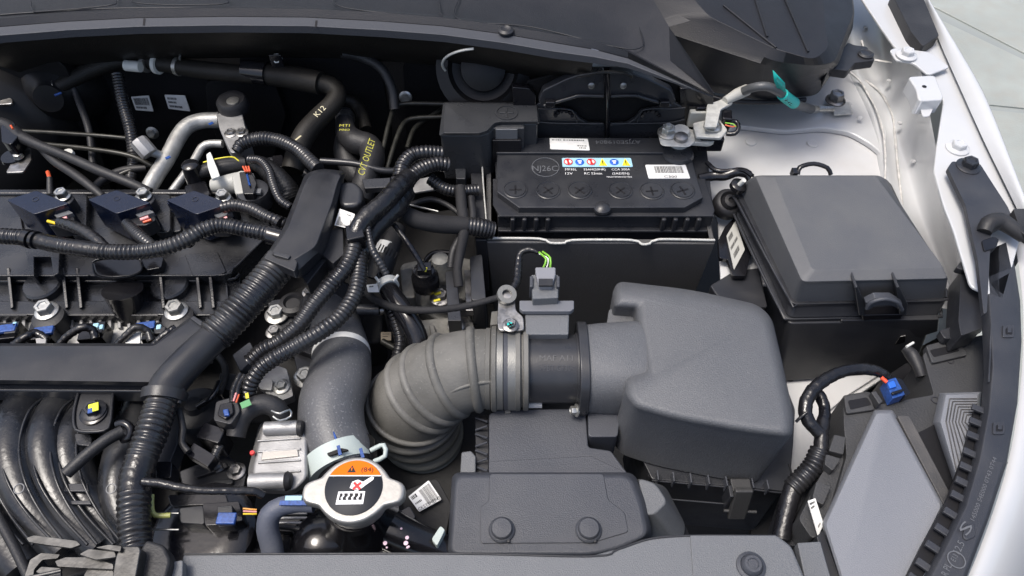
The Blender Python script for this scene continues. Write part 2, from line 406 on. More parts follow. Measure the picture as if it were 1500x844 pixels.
def grid(name, rows, m, parent, sub=2, **k):
    R = [Q(r) for r in rows]; n = len(R[0]); V = [p for r in R for p in r]
    Fc = [(i*n+j, i*n+j+1, (i+1)*n+j+1, (i+1)*n+j) for i in range(len(R)-1) for j in range(n-1)]
    return obj(name, V, Fc, m, parent, sub=sub, sharp=180, **k)
grid('gutter_panel', secs, paint, body, solid=0)
for pts in ([(1243, 104, -.030), (1262, 122, -.034), (1282, 158, -.034), (1294, 196, -.034), (1297, 240, -.040), (1296, 270, -.045)],
            [(1268, 118, -.038), (1290, 136, -.040), (1306, 166, -.043), (1311, 200, -.050), (1316, 250, -.058), (1322, 300, -.065)],
            [(1140, 193, -.0505), (1085, 186, -.0505)], [(1262, 60, -.0), (1272, 84, -.0), (1306, 92, -.0)]):
    tp('sealer_bead', pts, mat('seam_sealer', (.52, .51, .49), .5, bump=.6, bscale=300, var=.15, vscale=120), 1.6, body, segs=8, lump=.25)
for x, y, z in ((1302, 118, -.02), (1318, 180, -.03), (1338, 236, -.045), (1268, 40, -.035), (1275, 76, -.035), (1215, 160, -.0372), (1260, 172, -.0372)):
    lathe('spot_weld', (x, y, z), [(.0035, -.001), (.003, .0006), (.0015, .0002)], paintin, body, n=14)
# upper flange with wavy inner edge
slab('wing_flange', [(1225, -60), (1330, -60), (1395, 90), (1437, 199), (1500, 330), (1470, 440), (1422, 420), (1396, 335), (1382, 300), (1368, 250), (1372, 215), (1382, 150), (1380, 140), (1352, 138),
      (1347, 112), (1353, 105), (1310, 68), (1290, 40), (1270, 10)], .034, .004, paint, body, r=.006, bevel=.0015)
slab('wing_bracket', [(1303, 73), (1312, 70), (1362, 76), (1392, 98), (1360, 110), (1338, 92), (1312, 88)], .043, .003, paint, body, r=.006, bevel=.001)
slab('support_bracket', [(1330, 112), (1370, 110), (1382, 142), (1380, 146), (1346, 148), (1342, 130)], .052, .022, paint, body, r=.006, bevel=.003)
lathe('hole', (1354, 127, .0522), [(.0028, .0003), (.0022, 0), (.001, -.0002)], ink, body)
slab('hanging_tab', [(1346, 150), (1372, 148), (1362, 170), (1352, 171)], .038, .002, paint, body, r=.004, bevel=.0008)
for x, y, z, r in ((1328, 80, .046, .0085), (1403, 216, .036, .0085)):
    bolt('bolt', (x, y, z), r, paint, body, flange=1.6)
# outer fender: lip and edge
lip = [(1338, -40), (1373, 57), (1405, 125), (1437, 199), (1470, 265), (1487, 300), (1503, 335)]
edge = [(1335, -45), (1402, 64), (1424, 100), (1444, 135), (1474, 212), (1500, 281), (1520, 330)]
a = Q(lip, .040); b = Q([(x*.45+u*.55, y*.45+v*.55) for (x, y), (u, v) in zip(lip, edge)], .050); c = Q(edge, .052)
d = [p+V3((.006, 0, -.008)) for p in c]; e = [p+V3((.03, 0, -.2)) for p in c]; f0 = [p+V3((.05, 0, -.5)) for p in c]
rows = [a, b, c, d, e, f0]; n = len(a)
obj('fender', [p for r in rows for p in r], [(i*n+j, i*n+j+1, (i+1)*n+j+1, (i+1)*n+j) for i in range(5) for j in range(n-1)], paint, body, sub=2, sharp=180)
# front fender and bumper skin, falling away to the right and forwards
le = [(1478, 290), (1484, 340), (1492, 385), (1499, 440), (1500, 500), (1494, 590), (1478, 680), (1452, 760), (1418, 850), (1370, 940)]
rows = [Q(le, .016), Q([(x+14, y) for x, y in le], .020), Q([(x+40, y+6) for x, y in le], .012), Q([(x+75, y+14) for x, y in le], -.015), Q([(x+110, y+30) for x, y in le], -.08), Q([(x+150, y+60) for x, y in le], -.3)]
n = len(le)
obj('bumper_skin', [p for r in rows for p in r], [(i*n+j, i*n+j+1, (i+1)*n+j+1, (i+1)*n+j) for i in range(5) for j in range(n-1)], paint, body, sub=2, sharp=180)
slab('hinge_gap_rubber', [(1306, -10), (1350, -10), (1376, 52), (1352, 68), (1334, 46)], .050, .02, rubber, body, r=.004, bevel=.002)
# lower white side member seen under the fuse box
slab('side_member', [(1120, 528), (1200, 535), (1350, 500), (1330, 530), (1225, 600), (1200, 650), (1150, 712), (1120, 650)], -.13, .01, paintin, body, r=.01, bevel=.003)
slab('side_member_step', [(1200, 560), (1262, 545), (1342, 500), (1348, 512), (1290, 548), (1240, 580), (1205, 610)], -.124, .006, paintin, body, r=.006, bevel=.002)
lathe('hole', (1155, 552, -.1297), [(.007, .0006), (.006, 0), (.002, 0)], ink, body)
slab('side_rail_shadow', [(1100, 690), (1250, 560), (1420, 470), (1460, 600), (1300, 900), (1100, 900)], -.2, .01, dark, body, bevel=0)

# =================================================================== COWL
cowl = thing('cowl_cover', (700, 20, .13), 'black plastic cowl cover across the rear edge of the engine bay', 'cowl')
SE = [(-60, 48), (0, 39), (100, 31), (200, 26), (330, 24), (450, 25), (560, 31), (650, 38), (740, 50), (810, 62), (870, 72), (920, 85), (980, 112), (1045, 140)]
rear = [(min(x*1.05-40, 930) if x < 950 else x, y-190*min(1, max(.03, (1045-x)/170))) for x, y in SE]
a = Q(SE, .135); tf = lambda x: min(1, max(.04, (1045-x)/170)); b = Q([(x, y-12*tf(x)) for x, y in SE], .142); c = Q([(x, y-16*tf(x)) for x, y in SE], .135); d = Q([((x*1.02-15)*tf(x)+x*(1-tf(x)), y-60*tf(x)) for x, y in SE], .138); e = Q(rear, .150)
rows = [a, b, c, d, e]; n = len(SE)
obj('top_panel', [p for r in rows for p in r], [(i*n+j, i*n+j+1, (i+1)*n+j+1, (i+1)*n+j) for i in range(4) for j in range(n-1)], cowlm, cowl, sharp=30)
seal = thing('bonnet_seal', (400, 30, .136), 'grey rubber bonnet seal along the front edge of the black cowl', 'seal')
s0 = Q([(x, y+.5) for x, y in SE], .1365); wf = lambda x: min(1, max(.12, (1045-x)/200)); s1 = Q([(x, y+13*wf(x)) for x, y in SE], .1365)
s2 = [p-V3((0, 0, .010*wf(q[0]))) for p, q in zip(s1, SE)]; s3 = [p-V3((0, 0, .010*wf(q[0]))) for p, q in zip(s0, SE)]
n = len(s0); V = s0[:n]+s1[:n]+s2[:n]+s3[:n]
obj('lip', V, [(k*n+j, k*n+j+1, ((k+1) % 4)*n+j+1, ((k+1) % 4)*n+j) for k in range(4) for j in range(n-1)], sealm, seal, bevel=.0015)
n = len(s0)
for x, y in ((213, 32), (465, 35)):
    obj('joint_mark', [P(x-3, y-5, .1370), P(x, y-5, .1370), P(x-1, y+5, .1370), P(x-4, y+5, .1370)], [(0, 1, 2, 3)], ink, seal)
# front face of the cowl below the seal
f0_ = [p-V3((0, -.004, .010)) for p in s1]; f1 = [p+V3((0, .008, -.022)) for p in f0_]; f2 = [p+V3((0, .05, -.055)) for p in f1]
n = 11; f0_, f1, f2 = f0_[:11], f1[:11], f2[:11]
obj('front_face', f0_+f1+f2, [(k*n+j, k*n+j+1, (k+1)*n+j+1, (k+1)*n+j) for k in range(2) for j in range(n-1)], brownrub, cowl, sharp=50)
# moulded panel lines on the cowl
def cline(pts, z=.1405, r=.9):
    tp('moulded_rib', [(x, y, z) for x, y in pts], cowlm, r, cowl, segs=8)
cline([(45, 2), (48, 14), (60, 17), (160, 8), (170, 0), (172, -20)]); cline([(330, -6), (325, 6), (200, 4), (195, -20)])
cline([(640, -12), (645, 18), (635, 25), (500, 10), (492, -15)]); cline([(675, -10), (672, 28), (780, 40), (930, 72), (935, 30)])
cline([(0, 22), (60, 18), (200, 12), (420, 14), (600, 22), (760, 40)], .138, 1.4)
lathe('clip', (741, 45, .1405), [(.009, -.001), (.009, .001), (.006, .003), (.004, .0015)], plastic, cowl)
# big corner cover at the right
cc = thing('corner_cover', (1080, 60, .12), 'big black moulded cover at the rear corner above the battery earth cable', 'cover')
loft('shell', [
  ([(1000, -20), (1150, -60), (1205, -20), (1208, 35), (1214, 70), (1192, 88), (1137, 72), (1040, 25)], .112),
  ([(900, -20), (1150, -80), (1245, -30), (1250, 20), (1222, 92), (1194, 97), (1132, 90), (1000, 25)], .100),
  ([(880, 20), (1150, -80), (1247, -30), (1252, 22), (1228, 96), (1200, 104), (1128, 98), (950, 40)], .088),
  ([(870, 84), (1150, -60), (1246, -20), (1250, 40), (1222, 104), (1196, 140), (1120, 148), (1000, 128)], .006),
  ], cowlm, cc, r=.012, bevel=.004, sharp=16, seg=4)
for a_, b_ in (((1104, -10), (1124, 54)), ((1143, -18), (1184, 76)), ((1060, 8), (1137, 70))):
    tp('rib', [(a_[0], a_[1], .113), (b_[0], b_[1], .113)], cowlm, 1.8, cc, segs=8)
slab('side_lip', [(1216, 30), (1234, 10), (1246, 25), (1228, 80), (1214, 100)], .080, .03, cowlm, cc, r=.004)
tp('lower_edge', [(880, 90, .012), (930, 100, .012), (1010, 130, .010), (1060, 146, .008), (1120, 150, .006), (1180, 146, .006)], cowlm, 3.5, cc)
slab('foot_bracket', [(1222, 88), (1242, 62), (1252, 66), (1270, 68), (1282, 88), (1252, 92), (1242, 104), (1213, 100)], .060, .012, plastic, cc, r=.003, bevel=.0015)
lathe('push_pin', (1268, 80, .0605), [(.010, 0), (.010, .0015), (.007, .003), (.005, .002), (.003, .0022)], plastic, cc)

# =================================================================== BATTERY
bat = thing('battery', (880, 260, -.1), 'black car battery with a row of six round cell caps and hazard symbols', 'battery')
zb = 0.0
slab('lid', [(728, 203), (965, 203), (1008, 215), (1030, 289), (1003, 304), (905, 304), (858, 304), (760, 304), (728, 281)], zb, .012, satin, bat, bevel=.0012)
slab('raised_back', [(729, 201), (966, 202), (978, 224), (727, 224)], zb+.004, .0045, satin, bat, bevel=.0012)
loft('shoulder', [([(722, 262), (1033, 262), (1047, 308), (1044, 317), (732, 317), (722, 300)], zb-.009), ([(722, 262), (1033, 262), (1047, 308), (1046, 317), (729, 317), (722, 300)], zb-.024)], plastic, bat, bevel=.001)
A = P(729, 316, zb-.012); B = P(1046, 316, zb-.012)
case_top = [P(724, 210, zb-.013), P(1035, 210, zb-.013), B, A]
rings('case', [case_top, [p-V3((0, 0, .2)) for p in case_top]], satin, bat, bevel=.0015)
# grip ribs at both ends of the front edge
W_ = (B-A).length; ux = (B-A).normalized()
for k in list(range(4))+list(range(4)):
    pass
for s in (0, 1):
    for k in range(4):
        t = (.018+.014*k+.0)*1.0 if s == 0 else W_-.018-.014*k
        p = A+ux*t+V3((0, -.0035, -.010))
        box('grip_rib', p, (.006, .007, .020), plastic, bat, bevel=.0022)
box('front_ledge', A+ux*(W_/2)+V3((0, -.003, -.022)), (W_, .007, .004), plastic, bat, bevel=.0012)
box('front_ledge', A+ux*(W_/2)+V3((0, -.001, .0005)), (W_, .004, .003), plastic, bat, bevel=.0012)
for i, (x, y, rot) in enumerate(((755, 278, 0), (803, 279, 38), (849, 279, 45), (909, 279, 40), (955, 280, 5), (1000, 279, 20))):
    cp = lathe('cell_cap', (x, y, zb+.0002), [(.0150, -.001), (.0150, .0006), (.0140, .0010), (.0134, .0002), (.0125, .0002), (.012, .0012), (.001, .0012)], satin, bat, n=36)
    c = P(x, y, zb+.0016)
    for q in (0, 90):
        box('slot', c, (.015, .0022, .0008), ink, cp, rz=rot+q, bevel=.0003)
lathe('lid_dome', (882, 306, zb-.004), [(.0105, 0), (.0100, .003), (.007, .0055), (.003, .007), (.001, .0072)], satin, bat)
YU = V3((0, 1, 0))
def bt(s, x0, y0, x1, m, z=zb, flip=False, h=None, name='lettering', y1=None, parent=bat):
    a_, b_ = P(x0, y0, z+.0001), P(x1, y1 or y0, z+.0001)
    if flip: a_, b_ = b_, a_; return text(name, s, a_, b_, m, parent, up=-YU, h=h)
    return text(name, s, a_, b_, m, parent, up=YU, h=h)
bt('A7J5E019804', 872, 206, 938, inkgray, zb+.004, flip=True, h=.007)
bt('NJ26C', 780, 251, 817, inkgray, h=.010); ringband('moulded_ring', (799, 245, zb+.0004), Z, .0165, .0172, .0008, inkgray, bat, n=40)
c4 = [P(823, 232, zb), P(924, 232, zb), P(927, 245, zb), P(824, 245, zb)]
st = sticker('symbol_strip', c4, cyan, bat)
f = quadmap(c4)
for k in range(6):
    u = .085+k*.165; L_ = .0012
    c = f(u, .5, L_)
    rr = .0056
    if k in (3, 5):
        obj('warning_triangle', [f(u-.058, .9, L_), f(u+.058, .9, L_), f(u, .06, L_)], [(0, 1, 2)], mat('sign_yellow', (.85, .70, .03), .5), st, smooth=False)
        obj('mark', [f(u-.008, .35, L_+.0003), f(u+.008, .35, L_+.0003), f(u+.004, .8, L_+.0003), f(u-.004, .8, L_+.0003)], [(0, 1, 2, 3)], ink, st, smooth=False)
    elif k in (1, 4):
        lathe('sign_disc', c, [(rr, 0), (rr*.9, .0003)], mat('sign_blue', (.02, .12, .55), .5), st)
        joined('mark', [([f(u-.03, .35, L_+.0006), f(u+.03, .35, L_+.0006), f(u+.03, .5, L_+.0006), f(u-.03, .5, L_+.0006)], [(0, 1, 2, 3)]),
                        ([f(u-.018, .55, L_+.0006), f(u+.018, .55, L_+.0006), f(u+.018, .72, L_+.0006), f(u-.018, .72, L_+.0006)], [(0, 1, 2, 3)])], whiteink, st, smooth=False)
    else:
        lathe('sign_disc', c, [(rr, 0), (rr*.9, .0003)], whiteink, st)
        ringband('red_ring', c+Z*.0005, Z, rr*.78, rr, .0003, red, st)
        joined('mark', [([f(u-.04, .22, L_+.0008), f(u-.03, .15, L_+.0008), f(u+.04, .8, L_+.0008), f(u+.03, .87, L_+.0008)], [(0, 1, 2, 3)]),
                        ([f(u-.015, .25, L_+.0007), f(u+.012, .25, L_+.0007), f(u+.012, .8, L_+.0007), f(u-.015, .8, L_+.0007)], [(0, 1, 2, 3)])], red, st, smooth=False)
bt('MF35L', 828, 250, 845, whiteink, h=.0038); bt('35AH(20HR)', 855, 250, 887, whiteink, h=.0038); bt('CCA 300A', 896, 250, 923, whiteink, h=.0038)
bt('12V', 828, 256, 839, whiteink, h=.0038); bt('RC 53min', 856, 256, 882, whiteink, h=.0038); bt('(SAE/EN)', 897, 256, 922, whiteink, h=.0038)
bt('MAINTENANCE FREE', 889, 260.5, 926, whiteink, h=.0024)
sb = sticker('barcode_sticker', [P(945, 242, zb), P(1004, 242, zb), P(1011, 262, zb), P(950, 262, zb)], paper, bat, bars=(.2, .12, .9, .62))
bt('C300', 973, 260.5, 992, ink, zb+.0012, h=.004, parent=sb)
sticker('white_sticker', [P(805, 203, zb+.004), P(861, 204, zb+.004), P(864, 221, zb+.004), P(806, 219, zb+.004)], paper, bat, lines=[(.06, .12, .3, .2), (.35, .12, .9, .2), (.7, .6, .93, .68), (.74, .78, .93, .86)])

# tray / heat shield box around the battery
tray = thing('battery_tray', (880, 400, -.2), 'open black plastic box holding the battery, its front lip edged with a pale line', 'tray')
zt = -.030
oA, oB = P(712, 355, zt), P(1048, 357, zt)
back = .20
poly = [oA, oB, oB+V3((.004, back, 0)), oA+V3((-.004, back, 0))]
inn = [oA+V3((.006, .006, 0)), oB+V3((-.006, .006, 0)), oB+V3((-.002, back-.006, 0)), oA+V3((.002, back-.006, 0))]
dn = V3((0, 0, .21))
tap = [V3((.010, .006, 0)), V3((-.008, .006, 0)), V3((-.004, 0, 0)), V3((.010, 0, 0))]
rings('wall', [inn, poly, [p-dn+t for p, t in zip(poly, tap)]], mat('tray_plastic', (.078, .078, .080), .5, bump=.9, bscale=700, dust=.5, dustcol=(.07, .068, .064), speck=.03), tray, cap0=False, bevel=.002)
# pale lip with two dips
tp('front_lip', [(714, 349, zt+.003), (790, 350, zt+.003), (806, 356, zt+.001), (828, 356, zt+.001), (838, 352, zt+.003), (925, 352, zt+.003), (940, 358, zt+.001), (952, 357, zt+.001), (965, 351, zt+.003), (1047, 352, zt+.003)], lead, 2.0, tray, segs=8)
tp('left_lip', [(714, 349, zt+.003), (712, 320, zt+.006), (708, 270, zt+.012), (706, 235, zt+.015)], lead, 1.2, tray, segs=8)
slab('left_wall_flange', [(688, 235), (706, 235), (714, 352), (696, 352)], zt+.004, .1, plastic, tray, bevel=.002)

# battery ventilation guard behind it
hd = thing('battery_back_guard', (890, 180, 0), 'black two piece arched guard standing behind the battery', 'guard')
yb = P(880, 203, 0).y+.012
def vplate(name, pts, off, th, m, parent, r=.003, bevel=.0012, **k):
    a_ = fillet([PY(x, y, yb+off) for x, y in pts], r)
    return rings(name, [a_, [p+V3((0, th, 0)) for p in a_]], m, parent, bevel=bevel, **k)
def mir(pts, c=889.5): return [(2*c-x, y) for x, y in pts]
L0 = [(775, 205), (776, 160), (792, 150), (810, 158), (840, 163), (850, 175), (862, 182), (886, 183), (886, 204)]
for fn, nm in ((lambda q: q, 0), (mir, 1)):
    vplate('lower_plate', fn(L0), .002, .006, satin, hd)
    vplate('arch', fn([(788, 150), (795, 133), (830, 116), (852, 108), (886, 106), (886, 141), (850, 139), (838, 142), (800, 156)]), -.012, .012, satin, hd, r=.004, bevel=.002)
    tp('arch_edge', [PY(x, y, yb-.014) for x, y in fn([(797, 155), (838, 143), (850, 140), (884, 141)])], satin, 2.6, hd, segs=10)
    tp('lower_edge', [PY(x, y, yb) for x, y in fn([(775, 158), (800, 160), (815, 159), (838, 162), (842, 172), (846, 180)])], satin, 1.2, hd, segs=8)
    tp('foot_edge', [PY(x, y, yb) for x, y in fn([(776, 175), (800, 180), (862, 181), (884, 181)])], satin, 1.4, hd, segs=8)
    lathe('boss', PY(fn([(866, 125)])[0][0], 125, yb-.013), [(.004, 0), (.004, .002), (.002, .003)], steel, hd, ax=V3((0, -1, .2)))
    box('latch_block', PY(fn([(806, 151)])[0][0], 151, yb-.017), (.012, .008, .008), gloss, hd, bevel=.0015)
    for q in range(6):
        an = math.radians(20+q*28); x = 826+13*math.cos(an); y = 172-10*math.sin(an)
        lathe('stud', PY(fn([(x, y)])[0][0], y, yb+.001), [(.0028, 0), (.0022, .003)], gloss, hd, ax=V3((0, -1, .2)), n=10)
tp('centre_strap', [PY(888, 108, yb-.02), PY(891, 140, yb-.02), PY(890, 200, yb-.004)], gloss, 4, hd, flat=.6)
tp('strap_end', [PY(845, 112, yb-.02), PY(855, 110, yb-.022), PY(880, 106, yb-.022), PY(918, 107, yb-.022), PY(925, 113, yb-.02)], sleeve, 2.6, hd, lump=.2)
vplate('side_bracket', [(750, 128), (775, 130), (785, 140), (785, 200), (755, 200)], 0, .01, gloss, hd)
vplate('side_bracket', [(995, 130), (1030, 128), (1045, 135), (1045, 200), (1000, 205)], .004, .012, gloss, hd)
vplate('back_plate', [(772, 120), (850, 100), (930, 100), (1010, 125), (1010, 200), (772, 204)], .012, .004, felt, hd)

# =================================================================== POSITIVE TERMINAL COVER
capp = mat('cap_plastic', (.034, .036, .040), .30, bump=.2, bscale=900, rvar=.06, dust=.1, dustcol=(.1, .1, .1))
ptc = thing('terminal_cover', (715, 200, .02), 'black box shaped terminal cover with a moulded plus sign on its top', 'cover')
zc = .040
top = [(652, 152), (786, 152), (788, 178), (734, 178), (724, 180), (714, 191), (702, 195), (650, 195)]
low = [(649, 150), (788, 150), (791, 182), (732, 182), (726, 184), (716, 195), (703, 199), (643, 199)]
loft('cap', [(top, zc+.003), (low, zc-.003)], capp, ptc, r=.003, bevel=.0030)
sk = Q([(651, 152), (786, 152), (788, 181), (732, 182), (726, 184), (716, 195), (703, 198), (645, 198)], zc-.003)
rings('body', [sk, [p-V3((0, 0, .074)) for p in sk]], capp, ptc, bevel=.003)
ringband('plus_ring', (742, 165, zc+.0036), Z, .0122, .0140, .0014, capp, ptc)
for q in (0, 90): box('plus_bar', P(742, 165, zc+.0036), (.017, .003, .0014), capp, ptc, rz=q, bevel=.0006)
ya = P(755, 182, zc).y-.004
def vfr(pts, Y): return [PY(x, y, Y) for x, y in pts]
a_ = vfr([(716, 188), (768, 188), (768, 238), (720, 238)], ya); rings('latch_frame', [a_, [p+V3((0, .01, 0)) for p in a_]], capp, ptc, bevel=.0015)
a_ = vfr([(726, 190), (758, 190), (758, 205), (726, 205)], ya-.003); rings('latch_window', [a_, [p+V3((0, .002, 0)) for p in a_]], lampm, ptc, bevel=.0005)
a_ = vfr([(721, 206), (763, 206), (764, 239), (722, 239)], ya-.006); rings('latch_tab', [a_, [p+V3((0, .006, 0)) for p in a_]], gloss, ptc, bevel=.001)
slab('cable_guard', [(652, 205), (705, 205), (702, 232), (662, 232)], zc-.05, .03, capp, ptc, bevel=.0015)
slab('cable_guard', [(665, 228), (683, 228), (682, 262), (668, 262)], zc-.058, .03, capp, ptc, bevel=.0015)
lathe('white_dot', (771, 243, -.006), [(.0025, 0), (.0015, .0012)], paper, ptc, n=12)

# =================================================================== NEGATIVE CLAMP, SENSOR, CABLE
neg = thing('battery_clamp', (990, 210, .0), 'grey lead negative battery clamp carrying a hexagon nut', 'clamp')
lathe('post_base', (993, 226, .001), [(.020, 0), (.018, .004), (.013, .005)], satin, neg)
lathe('post', (995, 204, .012), [(.013, -.012), (.0125, .010), (.011, .013), (.0105, .0135), (.0100, .0155), (.003, .016)], lead, neg)
loft('clamp_jaw', [([(962, 190), (982, 184), (1016, 190), (1020, 206), (1010, 216), (968, 214)], .022), ([(962, 190), (982, 184), (1016, 190), (1020, 206), (1010, 216), (968, 214)], .006)], lead, neg, r=.006, bevel=.0015)
slab('clamp_arm', [(1000, 190), (1050, 188), (1058, 200), (1040, 210), (1010, 208)], .020, .006, lead, neg, r=.004)
bolt('nut', (978, 194, .024), .0085, zinc, neg, h=.009); lathe('stud', (978, 191, .030), [(.004, -.01), (.004, .007), (.003, .009)], zinc, neg, n=16)
lathe('top_cap', (998, 200, .026), [(.0085, -.006), (.0085, .001), (.007, .002)], steel, neg)
sen = thing('battery_sensor', (1045, 180, .02), 'black current sensor block between the negative clamp and the earth cable', 'sensor')
box('housing', (1022, 168, .022), (.026, .022, .024), beige, sen, bevel=.002)
box('connector', (1034, 160, .030), (.03, .018, .018), gloss, sen, bevel=.002)
box('connector', (1063, 176, .028), (.012, .02, .02), gloss, sen, rz=-10, bevel=.002)
tp('loop', [(1064, 180, .03), (1078, 178, .03), (1082, 188, .028), (1076, 196, .024), (1064, 196, .022)], gloss, 3.4, sen)
tp('yellow_wire', [(1062, 180, .034), (1074, 182, .034), (1078, 186, .034)], lime, 1, sen); tp('red_wire', [(1062, 183, .034), (1072, 186, .034), (1078, 185, .034)], wirered, 1, sen)
box('lower_block', (1040, 206, .012), (.03, .02, .02), gloss, sen, bevel=.002)
cab = thing('earth_cable', (1110, 140, .03), 'thick grey earth cable with a bright teal flag tag running to the white body', 'cable')
slab('busbar', [(1036, 152), (1050, 148), (1070, 140), (1074, 150), (1056, 160), (1050, 186), (1032, 186)], .042, .004, lead, cab, r=.003, bevel=.001)
slab('busbar_foot', [(1015, 180), (1052, 172), (1066, 190), (1056, 202), (1020, 200)], .030, .004, lead, cab, r=.003, bevel=.001)
bolt('nut', (1044, 184, .033), .0075, zinc, cab)
tp('cable_boot', [(1062, 148, .044, 6), (1080, 138, .046, 8.5), (1094, 132, .046, 8.5)], beige, 8, cab, segs=18)
tp('cable', [(1086, 135, .046), (1105, 128, .066), (1125, 127, .070), (1145, 137, .055), (1165, 152, .020), (1188, 160, -.025)], mat('cable_jacket', (.075, .08, .085), .4, bump=.3), 6.6, cab, segs=18)
tp('crimp', [(1184, 159, -.022, 7), (1196, 160, -.032, 6)], zinc, 7, cab); tp('lug_barrel', [(1194, 160, -.031), (1220, 160, -.036)], zinc, 5, cab)
slab('lug_plate', [(1218, 152), (1244, 149), (1250, 166), (1222, 168)], -.038, .003, lead, cab, r=.002, bevel=.0008)
bolt('bolt', (1224, 146, -.036), .0100, steel, cab, h=.012, flange=1.4)
tp('tag_band', [(1146, 138, .054, 8.5), (1153, 144, .043, 8.5), (1163, 151, .026, 8.5)], teal, 8.5, cab, segs=18)
obj('tag_flag', [P(1141, 136, .062), P(1151, 135, .060), P(1150, 122, .078), P(1132, 103, .100), P(1134, 120, .080)], [(0, 1, 2, 3, 4)], teal, cab, solid=.0006)
bt('HL', 1149, 148, 1159, ink, .050, y1=156, parent=cab, h=.005)

# =================================================================== FUSE BOX
fb = thing('fuse_box', (1230, 400, -.1), 'large square black fuse box with a smooth lid beside the white inner wing', 'fuse box')
zl = .035
loft('lid', [
  ([(1134, 258), (1283, 258), (1383, 392), (1190, 396)], zl+.002),
  ([(1106, 257), (1290, 257), (1390, 408), (1175, 413)], zl-.004),
  ([(1101, 258), (1293, 258), (1391, 411), (1172, 417)], zl-.010),
  ([(1080, 272), (1300, 262), (1386, 438), (1163, 443)], zl-.042),
  ], lidpl, fb, r=.006, bevel=.0025, sharp=12)
loft('lid_rim', [([(1079, 282), (1302, 264), (1386, 441), (1160, 446)], zl-.041), ([(1076, 286), (1304, 266), (1388, 443), (1158, 449)], zl-.045),
  ([(1077, 290), (1303, 268), (1387, 447), (1160, 452)], zl-.048), ([(1080, 303), (1298, 280), (1378, 462), (1154, 466)], zl-.058)], plastic, fb, r=.008, bevel=.001)
loft('base_rim', [([(1077, 310), (1298, 285), (1377, 464), (1150, 468)], zl-.059), ([(1075, 314), (1300, 288), (1378, 467), (1150, 472)], zl-.065)], satin, fb, r=.008, bevel=.001)
loft('base', [([(1080, 312), (1296, 290), (1370, 470), (1154, 474)], zl-.064), ([(1105, 410), (1290, 330), (1340, 545), (1135, 560)], zl-.16)], plastic, fb, r=.008, bevel=.002)
yl = P(1298, 452, zl-.05).y-.006
def fbp(pts, off, th, m, name, bevel=.001, r=0):
    a_ = [PY(x, y, yl-off) for x, y in pts]
    if r: a_ = fillet(a_, r)
    return rings(name, [a_, [p+V3((0, th, 0)) for p in a_]], m, fb, bevel=bevel)
fbp([(1252, 422), (1256, 420), (1268, 446), (1266, 464), (1258, 462)], .004, .02, satin, 'latch_guide')
fbp([(1313, 422), (1317, 420), (1330, 446), (1328, 462), (1318, 462)], .004, .02, satin, 'latch_guide')
fbp([(1268, 444), (1282, 437), (1306, 437), (1322, 446), (1322, 456), (1306, 448), (1284, 448), (1270, 456)], .010, .008, graypl, 'latch_bow', .001)
fbp([(1262, 462), (1322, 461), (1320, 468), (1264, 470)], .004, .02, gloss, 'latch_foot')
fbp([(1232, 470), (1376, 468), (1374, 486), (1330, 500), (1225, 502)], .003, .03, plastic, 'lower_panel', .0015)
fbp([(1184, 495), (1206, 492), (1204, 508), (1180, 512)], .006, .006, gloss, 'lower_clip'); fbp([(1170, 490), (1212, 488), (1214, 494), (1174, 520), (1166, 520)], .002, .006, plastic, 'rib_frame')
fbp([(1318, 494), (1328, 492), (1326, 502), (1310, 506)], .006, .006, gloss, 'lower_clip')
tp('rear_handle', [(1168, 256, .02), (1172, 245, .026), (1192, 240, .028), (1212, 246, .026), (1217, 256, .02)], gloss, 4, fb, segs=10, flat=.8)
box('rear_lug', (1163, 254, .022), (.006, .01, .01), gloss, fb)
# side connector plate with a sticker
pl = [P(1068, 335, -.02), P(1079, 322, -.02), P(1090, 375, -.06), P(1077, 400, -.07)]
sticker('side_sticker', [P(1064, 346, -.0385), P(1077, 324, -.0385), P(1091, 366, -.0385), P(1075, 396, -.0385)], beige, fb, None, [(.1, .1, .5, .25), (.1, .4, .8, .5), (.2, .65, .7, .8)])
slab('side_plate', [(1052, 352), (1062, 332), (1078, 316), (1100, 372), (1092, 404), (1074, 404), (1066, 380), (1054, 378)], -.040, .006, gloss, fb, r=.002)
slab('side_block', [(1040, 418), (1076, 396), (1112, 392), (1125, 450), (1060, 448)], -.050, .05, plastic, fb, r=.003, bevel=.002)
for z_, pts in ((zl-.043, [(1104, 262), (1079, 288), (1081, 298), (1155, 436), (1168, 445), (1240, 443), (1376, 440), (1386, 436), (1386, 424)]), (zl-.061, [(1090, 286), (1075, 306), (1077, 318), (1142, 452), (1158, 466), (1240, 466), (1366, 465), (1378, 461), (1378, 452)])):
    tp('lip_bead', [(x, y, z_) for x, y in pts], satin, 2.2, fb, segs=10)
tp('latch_grip', [PY(x, y, yl-.012) for x, y in ((1270, 452), (1276, 443), (1296, 438), (1314, 443), (1321, 454))], graypl, 3.2, fb, segs=12)
